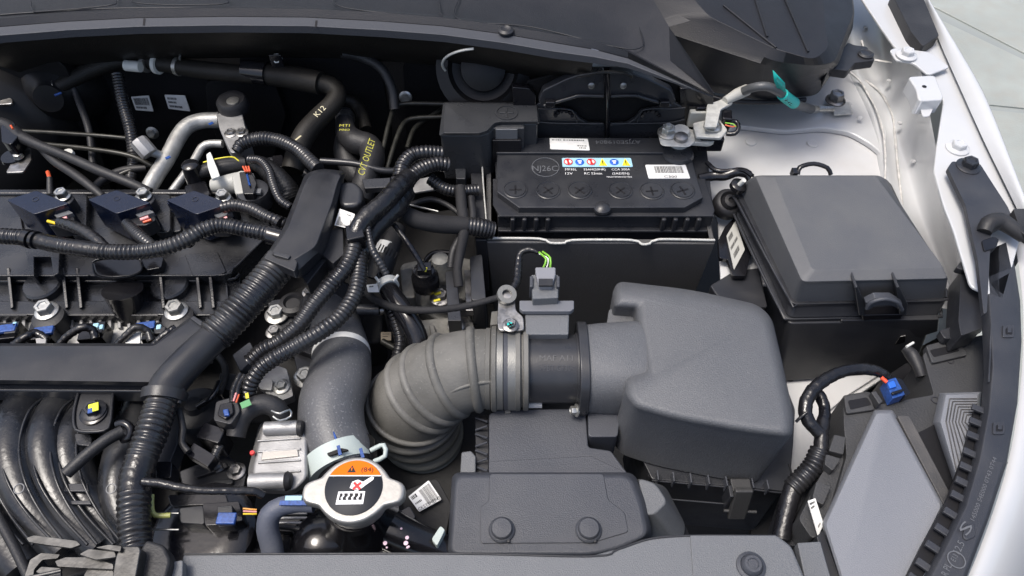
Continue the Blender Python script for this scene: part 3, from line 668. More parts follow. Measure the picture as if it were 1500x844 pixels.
# rubber mount with bracket between battery and fuse box
mb = thing('mounting_bracket', (1080, 275, -.02), 'black metal arm with a round rubber mount and white stud between battery and fuse box', 'bracket')
tp('arm', [(1024, 262, -.012), (1045, 258, -.010), (1062, 258, -.006), (1080, 252, .0), (1096, 256, .004), (1100, 268, .0)], gloss, 7, mb, flat=.6)
tp('arm_edge', [(1035, 238, -.004), (1050, 250, -.003), (1075, 250, .0), (1090, 250, .006), (1102, 258, .008)], gloss, 3.5, mb)
lathe('rubber_mount', (1069, 296, -.02), [(.018, -.015), (.0185, -.002), (.016, .002), (.013, .003), (.011, .0), (.010, -.001), (.008, .005), (.004, .006), (.003, .003)], rubber, mb, ax=V3((.1, -.4, 1)))
tp('stud', [(1083, 271, .010), (1090, 264, .020)], whitepl, 3.6, mb, segs=10)
lathe('stud_collar', (1082, 272, .007), [(.010, -.004), (.010, .002), (.007, .004)], gloss, mb, ax=V3((.2, -.1, 1)))

# =================================================================== AIR FILTER HOUSING
af = thing('air_filter_housing', (1020, 600, -.1), 'big grained grey plastic air filter housing in front of the battery', 'air filter box')
zr, zfr = .012, .030          # rear and front heights of the lid: it slopes up slightly towards the front
def zz(y): return zr+(zfr-zr)*(y-415)/230
def zp(pts, dz=0): return [(x, y, zz(y)+dz) for x, y in pts]
OUT = [(905, 412), (1010, 424), (1110, 446), (1131, 466), (1146, 530), (1163, 612), (1161, 644), (1090, 636), (985, 617), (928, 600), (914, 580), (916, 552), (944, 541), (938, 505), (931, 472), (930, 454), (898, 452), (897, 428)]
cx, cy = 1030, 530
def sc(pts, s, dy=0): return [(cx+(x-cx)*s, cy+(y-cy)*s+dy) for x, y in pts]
def ins(poly, d):
    """inset polygon in photo plane by d px"""
    N = len(poly); out = []; ar = sum(poly[i-1][0]*poly[i][1]-poly[i][0]*poly[i-1][1] for i in range(N)); sg = 1 if ar > 0 else -1
    for i in range(N):
        a_, b_, c_ = poly[i-1], poly[i], poly[(i+1) % N]
        def nrm(p, q):
            dx, dy = q[0]-p[0], q[1]-p[1]; L_ = math.hypot(dx, dy) or 1; return (-dy/L_*sg, dx/L_*sg)
        n1, n2 = nrm(a_, b_), nrm(b_, c_); mx, my = n1[0]+n2[0], n1[1]+n2[1]; L_ = mx*mx+my*my
        k = 2/max(L_, 1.0); out.append((b_[0]+mx*k*d, b_[1]+my*k*d))
    return out
RR = [.012, .02, .02, .012, .02, .014, .012, .03, .03, .012, .006, .008, .005, .02, .01, .004, .004, .006]
prof = [(0, 0.0), (1.4, .0045), (3.5, .0085), (7, .0125), (12, .0155), (18, .017)]
base_ = Q(zp(OUT), None); rs = []
for ipx, dz in reversed(prof):
    rs.append(fillet([P(x, y, z) for (x, y, z) in [(q[0], q[1], zz(q[1])-.017+dz) for q in ins(OUT, ipx*.9)]], RR, 4))
bot = []
for p, q in zip(base_, OUT):
    bot.append(V3((p.x, p.y, p.z-.017)))
low_ = fillet([V3((p.x, p.y+(.004 if q[1] > 560 else 0), -.075)) for p, q in zip(bot, OUT)], RR, 4)
rs.append(low_)
rings('cover', rs, grain, af, sharp=50)
# collar running from the cover to the air flow sensor duct
zcol = -.022
ayv = P(850, 538, zcol+.02)
ca = P(850, 540, zcol); cb = P(945, 540, zcol)
def sqring(c, w_, h_, pw=2.6, n=36):
    out = []
    for i in range(n):
        t = 2*math.pi*i/n; a_, b_ = math.cos(t), math.sin(t)
        out.append(c+V3((0, w_*math.copysign(abs(a_)**(2/pw), a_), h_*math.copysign(abs(b_)**(2/pw), b_))))
    return out
rings('collar', [sqring(ca, .044, .040, 2.3), sqring(ca.lerp(cb, .3), .045, .041, 2.6), sqring(ca.lerp(cb, .85), .046, .041, 3.0), sqring(ca.lerp(cb, 1.15), .044, .034, 3.0)], grain, af, sharp=50)
rings('collar_flange', [sqring(ca+V3((-.004, 0, 0)), .047, .043, 2.5), sqring(ca+V3((.006, 0, 0)), .047, .043, 2.5)], satin, af, bevel=.0015)
slab('collar_foot', [(860, 560), (915, 555), (905, 640), (862, 640)], -.04, .07, graypl, af, r=.004, bevel=.003)
fl = slab('saddle', [(892, 452), (935, 452), (935, 478), (888, 480)], -.012, .05, grain, af, r=.004, bevel=.003)
# lower tray, lip with ribs
slab('seam_lip', [(955, 702), (1156, 720), (1162, 652), (1165, 600), (1150, 560), (1000, 600), (930, 650)], -.078, .004, satin, af, r=.003, bevel=.001)
zt_ = -.08
slab('lower_tray', [(950, 700), (1150, 716), (1150, 600), (930, 600)], zt_-.004, .12, plastic, af, r=.004, bevel=.002)
for k, x in enumerate((962, 985, 1010, 1036, 1062, 1100, 1122)):
    y = 700+(x-955)*.085
    box('rib', P(x, y, zt_+.006), (.0016, .010, .016), graypl, af, bevel=.0004)
tp('lip_edge', [(955, 704, zt_+.002), (1048, 712, zt_+.002), (1100, 717, zt_+.002), (1154, 721, zt_+.002), (1160, 700, zt_+.002), (1156, 680, zt_+.002)], satin, 1.6, af, segs=8)
tp('lower_ledge', [(965, 730, zt_-.01), (1060, 738, zt_-.01)], satin, 1.4, af, segs=8)
clip = box('spring_clip', P(1084, 738, zt_+.004), (.018, .006, .045), mat('clip_metal', (.055, .055, .056), .45, .3, bump=.3), af, rx=-15, bevel=.002)
box('hook', P(1085, 712, zt_+.012), (.020, .014, .006), MATS['clip_metal'], af, bevel=.0015)
tp('pivot', [(1060, 748, zt_-.008), (1108, 750, zt_-.008)], MATS['clip_metal'], 2.5, af, segs=10)
box('clip_cheek', P(1066, 728, zt_+.004), (.004, .012, .030), satin, af, bevel=.001)
# bolts on the flange
bolt('bolt', ca+V3((-.006, -.043, -.010)), .0045, zinc, af, ax=V3((-1, -.2, .3)), h=.006)

# flat duct plate in front of the collar
sn = thing('intake_duct', (800, 740, -.06), 'flat grey plastic air intake duct held by two round push plugs', 'duct')
slab('rear_plate', [(716, 606), (730, 600), (858, 598), (862, 655), (895, 660), (920, 694), (912, 700), (716, 700)], -.045, .03, graypl, sn, r=.003, bevel=.0015)
slab('rear_step', [(716, 676), (866, 668), (912, 690), (918, 700), (716, 700)], -.043, .02, graypl, sn, r=.002, bevel=.001)
slab('left_wall', [(696, 610), (716, 606), (716, 694), (697, 694)], -.060, .05, plastic, sn, bevel=.001)
for k in range(7):
    y = 612+k*12; tp('brace', [(697, y+(6 if k % 2 else 0), -.058), (714, y+(0 if k % 2 else 6), -.050)], graypl, 1.8, sn, segs=8)
slab('side_box', [(676, 662), (690, 660), (697, 668), (697, 692), (674, 692)], -.05, .05, lampm, sn, bevel=.0015)
zs = -.025
loft('duct_shell', [([(668, 697), (922, 697), (938, 735), (948, 785), (905, 803), (868, 812), (660, 812)], zs), ([(663, 692), (928, 692), (944, 730), (955, 783), (908, 808), (868, 816), (655, 816)], zs-.007),
   ([(662, 692), (929, 692), (948, 735), (958, 790), (910, 820), (866, 824), (654, 824)], zs-.05)], graypl, sn, r=.009, bevel=.003, seg=4)
slab('centre_panel', [(717, 694), (884, 694), (891, 732), (915, 750), (921, 779), (868, 795), (704, 796), (704, 742), (716, 734)], zs+.0012, .002, graypl, sn, r=.003, bevel=.0008)
for x in (735, 862):
    pg = lathe('push_plug', (x, 777, zs+.001), [(.0118, 0), (.0118, .002), (.0105, .0035), (.0098, .0038), (.0095, .006), (.0085, .007), (.001, .0074)], graypl, sn)
    box('notch', P(x+10, 792, zs+.003), (.003, .004, .002), plastic, pg)
lathe('duct_bell', P(965, 792, -.11), [(.028, -.03), (.028, .010), (.026, .016), (.020, .018)], plastic, sn, ax=V3((.35, -.25, 1)))
loft('duct_throat', [([(934, 700), (960, 708), (978, 735), (960, 752), (948, 755)], zs-.008), ([(930, 700), (975, 712), (1005, 770), (1000, 800), (950, 790)], zs-.06)], lampm, sn, r=.006, bevel=.003)

# =================================================================== AIR FLOW SENSOR
ms = thing('air_flow_sensor', (808, 540, -.02), 'black round sensor duct with square grey head between rubber hose and filter box', 'sensor')
zax = -.022; c0 = P(764, 540, zax); c1 = P(856, 540, zax)
r0 = 53/pxm(P(810, 540, zax+.03))
c1 = V3((c1.x, c0.y, c0.z))
X = V3((1, 0, 0))
lathe('duct', c0, [(r0*.96, 0), (r0, .001), (r0, (c1-c0).length)], satin, ms, ax=X, n=48)
lathe('duct_ring', c1, [(r0*1.02, -.010), (r0*1.04, -.009), (r0*1.04, 0)], plastic, ms, ax=X, n=48)
top_y = c0.y; 
zh = c0.z+r0*.8
slab('sensor_pocket', [(769, 455), (834, 455), (833, 490), (770, 490)], zh+.012, .035, lampm, ms, bevel=.0015)
slab('sensor_flange', [(761, 440), (841, 440), (841, 452), (836, 456), (766, 456), (761, 452)], zh+.019, .006, mat('sensor_plastic', (.13, .135, .15), .42, bump=.3), ms, bevel=.001)
cn = slab('connector', [(778, 402), (818, 402), (818, 436), (780, 438)], zh+.030, .016, lampm, ms, bevel=.0015)
slab('connector_latch', [(784, 391), (814, 391), (814, 402), (809, 419), (789, 419), (785, 402)], zh+.036, .010, mat('pale_connector', (.20, .205, .225), .4, bump=.3), ms, bevel=.0015)
slab('latch_bar', [(789, 408), (810, 408), (810, 418), (789, 418)], zh+.039, .003, plastic, ms, bevel=.0005)
for dx in (-20, 19): slab('side_tab', [(798+dx-2, 404), (798+dx+3, 404), (798+dx+3, 420), (798+dx-2, 420)], zh+.034, .02, graypl, ms)
f_ = lambda x, y: c0+V3((P(x, y, c0.z+r0).x-c0.x, 0, 0))
def on_tube(x, ang): return V3((x, c0.y-math.sin(ang)*(r0+.0003), c0.z+math.cos(ang)*(r0+.0003)))
for s, xa, xb, an in (('MAF A11', 790, 838, .35), ('>PBT-GF30<', 790, 840, .62)):
    xa_, xb_ = P(xa, 520, c0.z+r0*.85).x, P(xb, 520, c0.z+r0*.85).x
    text('lettering', s, on_tube(xa_, an), on_tube(xb_, an), mat('faint_lettering', (.06, .062, .068), .4), ms, up=V3((0, math.cos(an), math.sin(an))), h=.006)
slab('white_foot', [(772, 591), (794, 591), (794, 595), (772, 595)], c0.z-r0*.5, .004, paper, ms, bevel=0)
tp('green_wire', [(796, 392, zh+.03), (800, 380, zh+.036), (790, 370, zh+.032)], lime, 1.6, ms, segs=8); tp('green_wire', [(806, 392, zh+.03), (806, 378, zh+.036), (795, 369, zh+.03)], lime, 1.6, ms, segs=8)
tp('white_wire', [(801, 392, zh+.03), (803, 379, zh+.036), (790, 372, zh+.032)], paper, 1, ms, segs=8)
# bracket holding the hose clamp and harness
br = thing('hose_bracket', (745, 460, .02), 'small grey metal bracket bolted above the intake hose clamp holding a cable eye', 'bracket')
slab('plate', [(731, 424), (753, 424), (756, 455), (767, 464), (768, 484), (730, 484), (728, 470)], zh+.015, .003, steel, br, r=.004, bevel=.001)
ringband('cable_eye', (742, 432, zh+.020), V3((.2, -.3, 1)), .005, .010, .006, mat('grey_metal', (.20, .20, .19), .45, .6, bump=.4), br)
lathe('cable_eye_disc', (742, 432, zh+.016), [(.009, 0), (.009, .003), (.004, .004)], steel, br)
bolt('cross_screw', (748, 476, zh+.018), .0055, steel, br); lathe('teal_mark', (747, 475, zh+.0235), [(.003, 0), (.002, .0008)], teal, br, n=10)
for q in (30, 120): box('screw_slot', P(748, 476, zh+.0242), (.007, .0014, .0006), ink, br, rz=q, bevel=0)

# =================================================================== INTAKE HOSE (rubber elbow with bellows)
ih = thing('intake_hose', (620, 600, -.05), 'dusty grey rubber air intake elbow with moulded ribs and bellows', 'hose')
rh = 60/pxm(P(720, 535, zax+.03)); 
pA = V3((c0.x+.006, c0.y, c0.z))
dw = P(606, 590, -.070)
pts = [(pA, rh*.98), (pA+V3((-.022, 0, 0)), rh*.98), (P(722, 540, -.022), rh), (P(690, 542, -.022), rh*1.03), (P(655, 552, -.030), rh*1.08), (P(626, 570, -.048), rh*1.13), (dw+V3((0, 0, .002)), rh*1.16), (dw+V3((-.002, 0, -.014)), rh*1.16)]
tube('elbow', pts, rubgray, ih, segs=48, sharp=80)
bs = dw+V3((-.002, 0, -.014)); prof = []
rb = rh*1.16
for k in range(6):
    z0 = -k*.0195
    prof += [(rb*1.09, z0), (rb*1.11, z0-.003), (rb*1.09, z0-.008), (rb*.95, z0-.011), (rb*.94, z0-.014), (rb*1.02, z0-.018)]
    rb *= .955
rs_ = disc_rings(bs, prof, Z, 48)
for k, r_ in enumerate(rs_):
    sh = V3((.00006*k*k*.5, -.0004*k, 0))
    for i in range(len(r_)): r_[i] = r_[i]+sh
rings('bellows', rs_, mat('bellows_rubber', (.105, .106, .102), .55, bump=.4, bscale=500, dust=.4, dustcol=(.10, .095, .085)), ih, sharp=80)
# moulded ribs over the elbow: hoops in planes across the hose
P2 = cr(pts, .004)
def hoop(i, sc_, w_, m, name, a0=0, a1=2*math.pi, th=.0022):
    p, r = P2[i]; t = (P2[min(i+1, len(P2)-1)][0]-P2[i-1][0]).normalized()
    u = t.cross(V3((0, -.5, 1))).normalized(); v = t.cross(u)
    out = [(p+(u*math.cos(a)+v*math.sin(a))*(r*sc_), th) for a in [a0+(a1-a0)*k/30 for k in range(31)]]
    return tube(name, out, m, ih, segs=8, step=.01)
nP = len(P2)
for fr_ in (.36, .50, .64, .77):
    hoop(int(nP*fr_), .968, 0, rubgray, 'rib', th=.0052)
hoop(int(nP*.90), 1.03, 0, rubgray, 'rib', th=.003)
# longitudinal rib along the inside of the bend
tube('long_rib', [(p+V3((.2, -.75, .62)).normalized()*r*.985, .0022) for p, r in P2[int(nP*.28):int(nP*.74)]], rubgray, ih, segs=8)
for k, (dx, rr, m_) in enumerate(((.004, 1.07, rubgray), (-.004, 1.07, rubgray), (-.016, 1.05, graypl), (-.028, 1.09, rubgray), (-.034, 1.04, rubgray))):
    lathe('cuff', c0+V3((dx, 0, 0)), [(rh*rr*.97, -.003), (rh*rr, -.002), (rh*rr, .002), (rh*rr*.97, .003)], m_, ih, ax=X, n=48)
ringband('clamp_band', c0+V3((-.010, 0, 0)), X, rh*1.0, rh*1.06, .008, MATS['grey_metal'], ih, n=48)
ringband('clamp_band', c0+V3((-.022, 0, 0)), X, rh*1.0, rh*1.05, .006, MATS['grey_metal'], ih, n=48)
box('clamp_lug', P(745, 500, zh-.004), (.010, .02, .008), rubgray, ih); box('clamp_lug', P(744, 600, -.045), (.006, .01, .006), rubgray, ih)
slab('blue_mark', [(697, 508), (703, 507), (702, 516), (699, 516)], -.022+rh*.98, .002, blue, ih, bevel=0)
slab('top_tab', [(720, 456), (730, 455), (732, 475), (718, 476)], zh-.004, .02, rubgray, ih)

# =================================================================== RADIATOR COVER, CAP, NECK
rc = thing('radiator_cover', (700, 840, .03), 'grey grained plastic radiator cover panel along the front edge', 'cover')
zq = .030
slab('panel', [(268, 810), (650, 809), (868, 813), (905, 803), (950, 788), (1005, 783), (1138, 783), (1160, 800), (1185, 860), (1190, 960), (240, 960), (262, 850)], zq, .02, lampm, rc, r=.004, bevel=.002)
tp('edge_bead', [(270, 812, zq+.0002), (650, 811, zq+.0002), (866, 815, zq+.0002), (905, 805, zq+.0002), (950, 790, zq+.0002), (1005, 785, zq+.0002), (1136, 785, zq+.0002)], plastic, 1.6, rc, segs=8)
slab('crease', [(1011, 784), (1136, 784), (1158, 801), (1182, 860), (1188, 950), (1024, 950)], zq+.0012, .002, lampm, rc, bevel=.0008)
lathe('push_pin', (1100, 830, zq+.001), [(.0118, 0), (.0115, .0015), (.009, .003), (.0085, .0025), (.0078, .006), (.0065, .0075), (.0045, .0075), (.004, .0065), (.001, .0065)], graypl, rc)
slab('side_flap', [(1168, 795), (1202, 793), (1224, 870), (1190, 900)], zq-.02, .01, lampm, rc, bevel=.001)
neck = thing('radiator_neck', (530, 770, -.04), 'black radiator filler neck under the cap, spotted with dried pink coolant', 'filler neck')
lathe('neck', (524, 740, .0), [(.028, .012), (.028, -.005), (.033, -.02), (.036, -.06)], gloss, neck)
tp('outlet', [(520, 740, -.03, 40), (512, 700, -.035, 44), (505, 660, -.04, 46)], gloss, 44, neck, segs=28)
slab('tank', [(475, 765), (590, 762), (640, 800), (640, 850), (470, 850)], -.035, .05, gloss, neck, r=.02, bevel=.008)
tp('side_pipe', [(560, 770, -.03, 30), (600, 790, -.035, 28), (660, 815, -.05, 26)], gloss, 28, neck, segs=20)
random.seed(5)
for i in range(16):
    x, y = random.uniform(505, 600), random.uniform(766, 806)
    lathe('coolant_spot', (x, y, -.0345 if x < 560 else -.013), [(random.uniform(.0008, .0022), 0), (.0006, .0006)], coolant, neck, n=9)
cap = thing('pressure_cap', (520, 722, .02), 'metal radiator cap with two ears and an orange and black warning disc', 'cap')
zk = .032; cc_ = P(519, 718, zk)
def capring(s, z):
    out = []; n_ = 96
    for i in range(n_):
        t = 2*math.pi*i/n_; r = .0292
        for a0 in (math.radians(-4), math.radians(184)):
            d_ = (t-a0+math.pi) % (2*math.pi)-math.pi; r += .0112*math.exp(-(d_/.30)**4) + .003*math.exp(-(d_/.55)**2)
        out.append(V3((cc_.x+math.cos(t)*r*s, cc_.y+math.sin(t)*r*s, z)))
    return out
capm = mat('cap_metal', (.38, .37, .345), .42, .7, bump=.15, bscale=600, var=.06, vscale=200)
rings('shell', [capring(.90, zk+.0030), capring(.95, zk+.0030), capring(.985, zk+.0022), capring(1.0, zk), capring(1.0, zk-.006), capring(.96, zk-.008)], capm, cap, sharp=70)
lathe('skirt', cc_, [(.0278, -.006), (.027, -.018)], capm, cap)
lc = cc_+V3((0, .001, .0032)); R_ = .0243
lathe('warning_disc', lc, [(R_, -.001), (R_, .0004), (R_*.99, .0006)], mat('black_print', (.012, .014, .019), .5, spec=.3), cap, n=64)
lz = lc+Z*.0008
seg = [lz+V3((math.cos(a)*R_*.985, math.sin(a)*R_*.985, 0)) for a in [math.radians(25+130*k/24) for k in range(25)]]
obj('orange_band', seg, [tuple(range(25))], orange, cap, smooth=False)
y0 = seg[0].y
def cq(pts, dz=.0010): return [lc+V3((x*.00093, y*.00093, dz)) for x, y in pts]
def cpoly(name, pts, m, dz=.0010): return obj(name, cq(pts, dz), [tuple(range(len(pts)))], m, cap, smooth=False)
cpoly('white_line', [(-23.6, 11.3), (23.6, 11.3), (23.9, 10.3), (-23.9, 10.3)], whiteink)
cpoly('warning_triangle', [(-8, 14), (0.2, 14), (-3.9, 21)], ink); cpoly('mark', [(-4.3, 15.6), (-3.5, 15.6), (-3.3, 18.6), (-4.5, 18.6)], orange, .0013)
text('lettering', '(84)', *cq([(5, 14.6), (16, 14.6)], .0008), ink, cap, h=.0042)
cpoly('frame_print', [(-14, -16.5), (10.5, -16), (11, -4), (-13.2, -4.4)], whiteink)
cpoly('frame_field', [(-11.8, -12.5), (8.6, -12.2), (8.9, -6.0), (-11.2, -6.2)], ink, .0013)
for k in range(4):
    x = -9.6+k*4.7
    cpoly('steam_print', [(x, -12.4), (x+1.6, -12.4), (x+1.2, -10.4), (x+2.6, -8.6), (x+2.0, -6.1), (x+.6, -6.1), (x+1.0, -8.4), (x-.6, -10.4)], whiteink, .0016)
cpoly('hand_print', [(-3.5, -1.0), (-2, 5), (3, 7), (8, 5), (15, 10), (17.5, 9.5), (17, 7), (11, 2), (7, -1.5), (2, -3)], whiteink)
cpoly('stem_print', [(1, -4.4), (5, -4.4), (4.4, -2.2), (1.6, -2.2)], whiteink)
cpoly('red_cross', [(-1, 3.5), (.6, 5), (3, 2.6), (5.6, 4.8), (7, 3.2), (4.6, 1), (7, -1.4), (5.4, -3), (3, -.8), (.4, -3), (-1, -1.4), (1.4, 1)], mat('bright_red', (.85, .02, .02), .4), .0014)

# =================================================================== RADIATOR HOSE
rdh = thing('radiator_hose', (490, 600, -.02), 'fat speckled grey rubber radiator hose curving down to the radiator neck', 'hose')
RH = [(484, 440, -.075, 36), (492, 480, -.055, 37), (500, 520, -.045, 42), (497, 555, -.036, 46), (486, 590, -.028, 47), (487, 630, -.030, 48), (500, 665, -.034, 47), (506, 690, -.036, 46)]; tp('hose', RH, hosem, 46, rdh, segs=40, sharp=80)
sec('white_label_band', RH, .41, .445, 1.012, paper, rdh, segs=40, cap=False, sharp=180)
for k, (x, y) in enumerate(((488, 506), (493, 505), (498, 505), (503, 505), (509, 506), (514, 507))):
    box('print', P(x, y, -.0150), (.0018, .006, .001), ink, rdh, bevel=0, rz=-8)
cl = tp('spring_clamp', [(493, 664, -.033, 50), (502, 690, -.035, 50)], mat('clamp_coating', (.42, .48, .46), .5, bump=.3), 50, rdh, segs=40)
slab('clamp_tongue', [(478, 664), (500, 656), (512, 659), (500, 662), (482, 668)], .0035, .003, dark, rdh, r=.002)
ln = tp('clamp_tab', [(543, 660, -.012), (562, 652, -.008), (564, 668, -.010), (548, 676, -.014)], MATS['clamp_coating'], 3.6, rdh, segs=8)
for a_ in ([(484, 610, -.0053), (487, 628, -.0053), (494, 648, -.0056)], [(481, 630, -.0054), (485, 631, -.0054)]):
    tp('paint_mark', [(x, y, z+.0035) for x, y, z in a_], blue, 1.8, rdh, segs=6)
for x, y in ((497, 660), (530, 664)): box('paint_mark', P(x, y, .0055 if x < 510 else -.001), (.003, .010, .0015), blue, rdh, rz=20, bevel=0)

# =================================================================== HEATER / COOLANT / A-C PIPES AT THE FIREWALL
h1 = thing('heater_hose', (300, 105, .03), 'brown black heater hose running sideways along the firewall through a white banded joint', 'hose')
def hz(x): return .045
tp('hose', [(78, 132, .03, 9), (95, 122, .035, 11), (130, 104, .04, 12), (165, 92, .045, 12), (200, 88, .045, 12), (235, 93, .045, 12), (262, 97, .045, 12)], brownrub, 12, h1, segs=20)
tp('hose', [(258, 97, .045, 12), (300, 103, .045, 13), (350, 108, .045, 13), (372, 110, .045, 13)], brownrub, 13, h1, segs=20)
tp('sleeve', [(358, 104, .047, 16), (376, 106, .047, 17), (392, 108, .047, 17)], gloss, 16, h1, segs=20)
tp('sleeve', [(385, 108, .045, 15), (430, 114, .045, 17), (470, 122, .045, 17)], brownrub, 16, h1, segs=20)
tp('hose', [(462, 121, .043, 14), (484, 126, .040, 14), (494, 138, .035, 14), (486, 154, .03, 14), (468, 172, .025, 15), (448, 195, .02, 16), (437, 218, .012, 16), (428, 250, .0, 16)], brownrub, 14, h1, segs=22)
tp('white_band', [(229, 93, .045, 15), (234, 94, .045, 15)], whitepl, 15, h1, segs=20)
tp('white_label', [(184, 96, .050, 8), (206, 98, .050, 8)], whitepl, 8, h1, segs=16)
for x in (214, 261): 
    tp('clamp', [(x-2, 92 if x < 240 else 97, .045, 13.5), (x+3, 93 if x < 240 else 98, .045, 13.5)], zinc, 13.5, h1, segs=20)
    tp('clamp_tab', [(x+2, 83 if x < 240 else 88, .06), (x+3, 73 if x < 240 else 79, .064)], zinc, 2, h1, segs=8)
tp('end_clamp', [(76, 130, .032, 11), (84, 127, .034, 11)], zinc, 11, h1, segs=18); tp('end_clamp_tab', [(80, 140, .04), (90, 136, .04)], blue, 1.8, h1, segs=8)
text('lettering', 'K12', P(465, 172, .045), P(478, 159, .049), mat('cream_ink', (.55, .50, .32), .5), h1, up=V3((-.5, .6, .3)), h=.007)
box('hose_bracket', P(407, 95, .062), (.016, .003, .03), gloss, h1, bevel=.001); bolt('nut', P(406, 87, .068), .0048, zinc, h1, ax=V3((0, -1, .5)))
text('marking', 'I', P(432, 205, .035), P(434, 206, .035), MATS['cream_ink'], h1, h=.010)
cv = thing('coolant_outlet_hose', (530, 220, -.02), 'black S bent coolant hose with yellow CVT OUTLET lettering', 'hose')
tp('hose', [(506, 165, .0, 11), (506, 180, -.002, 13), (508, 196, -.004, 16), (522, 208, -.006, 18), (540, 214, -.008, 18), (546, 232, -.010, 18), (538, 256, -.014, 18), (528, 290, -.03, 18)], rubber, 18, cv, segs=26)
tp('lower_hose', [(508, 196, -.02, 15), (506, 225, -.03, 17), (520, 255, -.04, 16), (540, 275, -.05, 14)], rubber, 16, cv, segs=22)
tp('clamp', [(505, 170, .0, 14), (506, 177, -.001, 14)], steel, 14, cv, segs=20)
tp('hose_end', [(504, 176, 0, 12.6), (506, 192, -.003, 14.5)], rubber, 13, cv)
text('lettering', 'CVT OUTLET', P(533, 258, .016), P(550, 206, .018), mat('bright_yellow_ink', (.52, .50, .07), .6), cv, up=V3((-.8, .2, .4)), h=.0085)
text('lettering', 'MTI', P(497, 186, .014), P(512, 186, .014), MATS['bright_yellow_ink'], cv, h=.005); text('lettering', 'MNO', P(497, 192, .016), P(512, 192, .016), MATS['bright_yellow_ink'], cv, h=.004)
ac = thing('air_conditioning_pipe', (270, 220, -.02), 'bent silver aluminium pipe pair rising to a bolted block at the firewall', 'pipe')
tp('suction_pipe', [(322, 176, .0), (296, 177, .0), (276, 184, .0), (262, 200, -.003), (245, 232, -.008), (226, 262, -.012), (205, 300, -.02)], alu, 11.5, ac, segs=24)
tp('liquid_pipe', [(326, 211, -.008), (308, 211, -.008), (296, 216, -.01), (284, 236, -.014), (266, 262, -.02), (245, 290, -.025)], alu, 6, ac, segs=18)
slab('joint_block', [(316, 166), (354, 164), (364, 204), (352, 222), (338, 224), (322, 190)], .012, .03, cast, ac, r=.004, bevel=.0015)
for x, y in ((338, 195), (354, 194)): bolt('bolt', (x, y, .013), .0055, steel, ac, h=.004)
lathe('port_cap', (210, 215, .015), [(.0105, -.012), (.011, -.010), (.011, .008), (.010, .010), (.004, .0105)], cast, ac, ax=V3((-.6, .5, .6)), n=8)
tp('port_stem', [(214, 219, .008, 7), (226, 224, .003, 6.5), (238, 229, -.003, 6)], alu, 6, ac)
for x, y in ((246, 231), (211, 209), (309, 181), (346, 220)): box('paint_mark', P(x, y, .010 if x != 346 else .0125), (.006, .004, .001), blue, ac, rz=40, bevel=0)
lathe('black_cap', (340, 150, .02), [(.019, -.012), (.020, -.008), (.020, .002), (.017, .006), (.010, .007), (.008, .006)], rubber, ac)
lathe('cap_disc', (341, 148, .0275), [(.008, -.001), (.008, .001), (.006, .0015)], zinc, ac)
bp_ = thing('brake_pipe', (150, 205, .0), 'thin olive grey brake pipes crossing at the left of the bay', 'pipe')
tp('pipe', [(30, 192, .0), (90, 195, .0), (160, 200, -.002), (215, 206, -.01)], olive, 3.2, bp_, segs=10)
tp('pipe', [(50, 210, .0), (130, 218, .0), (190, 228, -.004), (225, 244, -.015)], olive, 3.6, bp_, segs=10)
tp('pipe', [(225, 242, -.02), (190, 250, -.02), (150, 268, -.025)], olive, 4, bp_, segs=10)
bl = thing('brake_pipes', (600, 180, .0), 'bent olive grey brake pipes behind the terminal cover at the middle of the firewall', 'pipe')
for pts in ([(560, 222, -.01), (570, 180, .0), (578, 158, .004), (594, 152, .006), (640, 152, .006), (700, 153, .006)],
            [(566, 250, -.02), (580, 205, -.01), (592, 180, -.006), (608, 173, -.005), (650, 171, -.005), (700, 170, -.005)],
            [(596, 217, -.02), (606, 190, -.015), (622, 176, -.014), (650, 158, -.01), (672, 140, -.006), (690, 136, -.006)]):
    tp('pipe', pts, olive, 3.4, bl, segs=10)
rg = thing('brake_master_ring', (705, 100, -.02), 'black round fitting with a thin white ring behind the terminal cover', 'fitting')
cr_ = FWp(708, 100, .06)
lathe('dome', cr_, [(.062, -.03), (.060, 0), (.045, .004), (.040, -.006), (.030, -.008), (.028, .006), (.012, .012)], boost, rg, ax=V3((0, -.8, .6)), n=40)
tube('white_ring', [(cr_+V3((math.cos(a)*.050, -.012-math.sin(a)*.03, .012+math.sin(a)*.045)), .0016) for a in [math.radians(100+q*9) for q in range(32)]], whitepl, rg, segs=8)
tp('thick_cable', [(690, 84, .01, 9), (708, 96, .015, 10), (728, 116, .018, 11), (750, 132, .018, 11), (768, 140, .012, 11)], tape, 10, rg, helix=(.008, .08), segs=18)
vh = thing('vacuum_hose', (110, 235, .02), 'thin black vacuum hose pair slanting down from the left edge to the ignition coils', 'hose')
tp('hose', [(-20, 176, .03, 9), (10, 184, .03, 9), (30, 200, .03, 9), (60, 214, .03, 7), (100, 230, .028, 7), (145, 250, .024, 7.5), (190, 268, .018, 7), (220, 282, .01, 7)], rubber, 7, vh, segs=18)
tp('hose', [(58, 214, .02, 6), (80, 236, .018, 6.5), (110, 256, .014, 7), (135, 275, .01, 6), (150, 288, .005, 6)], rubber, 6, vh, segs=16)
tp('hose', [(215, 246, -.02, 5), (180, 250, -.02, 6), (150, 264, -.02, 6), (130, 285, -.02, 6)], rubber, 6, vh, segs=16)
slab('coupling', [(0, 184), (20, 178), (30, 196), (16, 212), (2, 208)], .036, .02, gloss, vh, r=.004); tp('pink_wire', [(16, 184, .045), (19, 189, .045)], wirered, 1.5, vh, segs=6)
slab('metal_clip', [(24, 224), (44, 216), (46, 234), (34, 252), (8, 253)], .01, .003, steel, vh, r=.003); lathe('round_stud', (28, 230, .013), [(.006, 0), (.005, .005), (.002, .006)], zinc, vh)
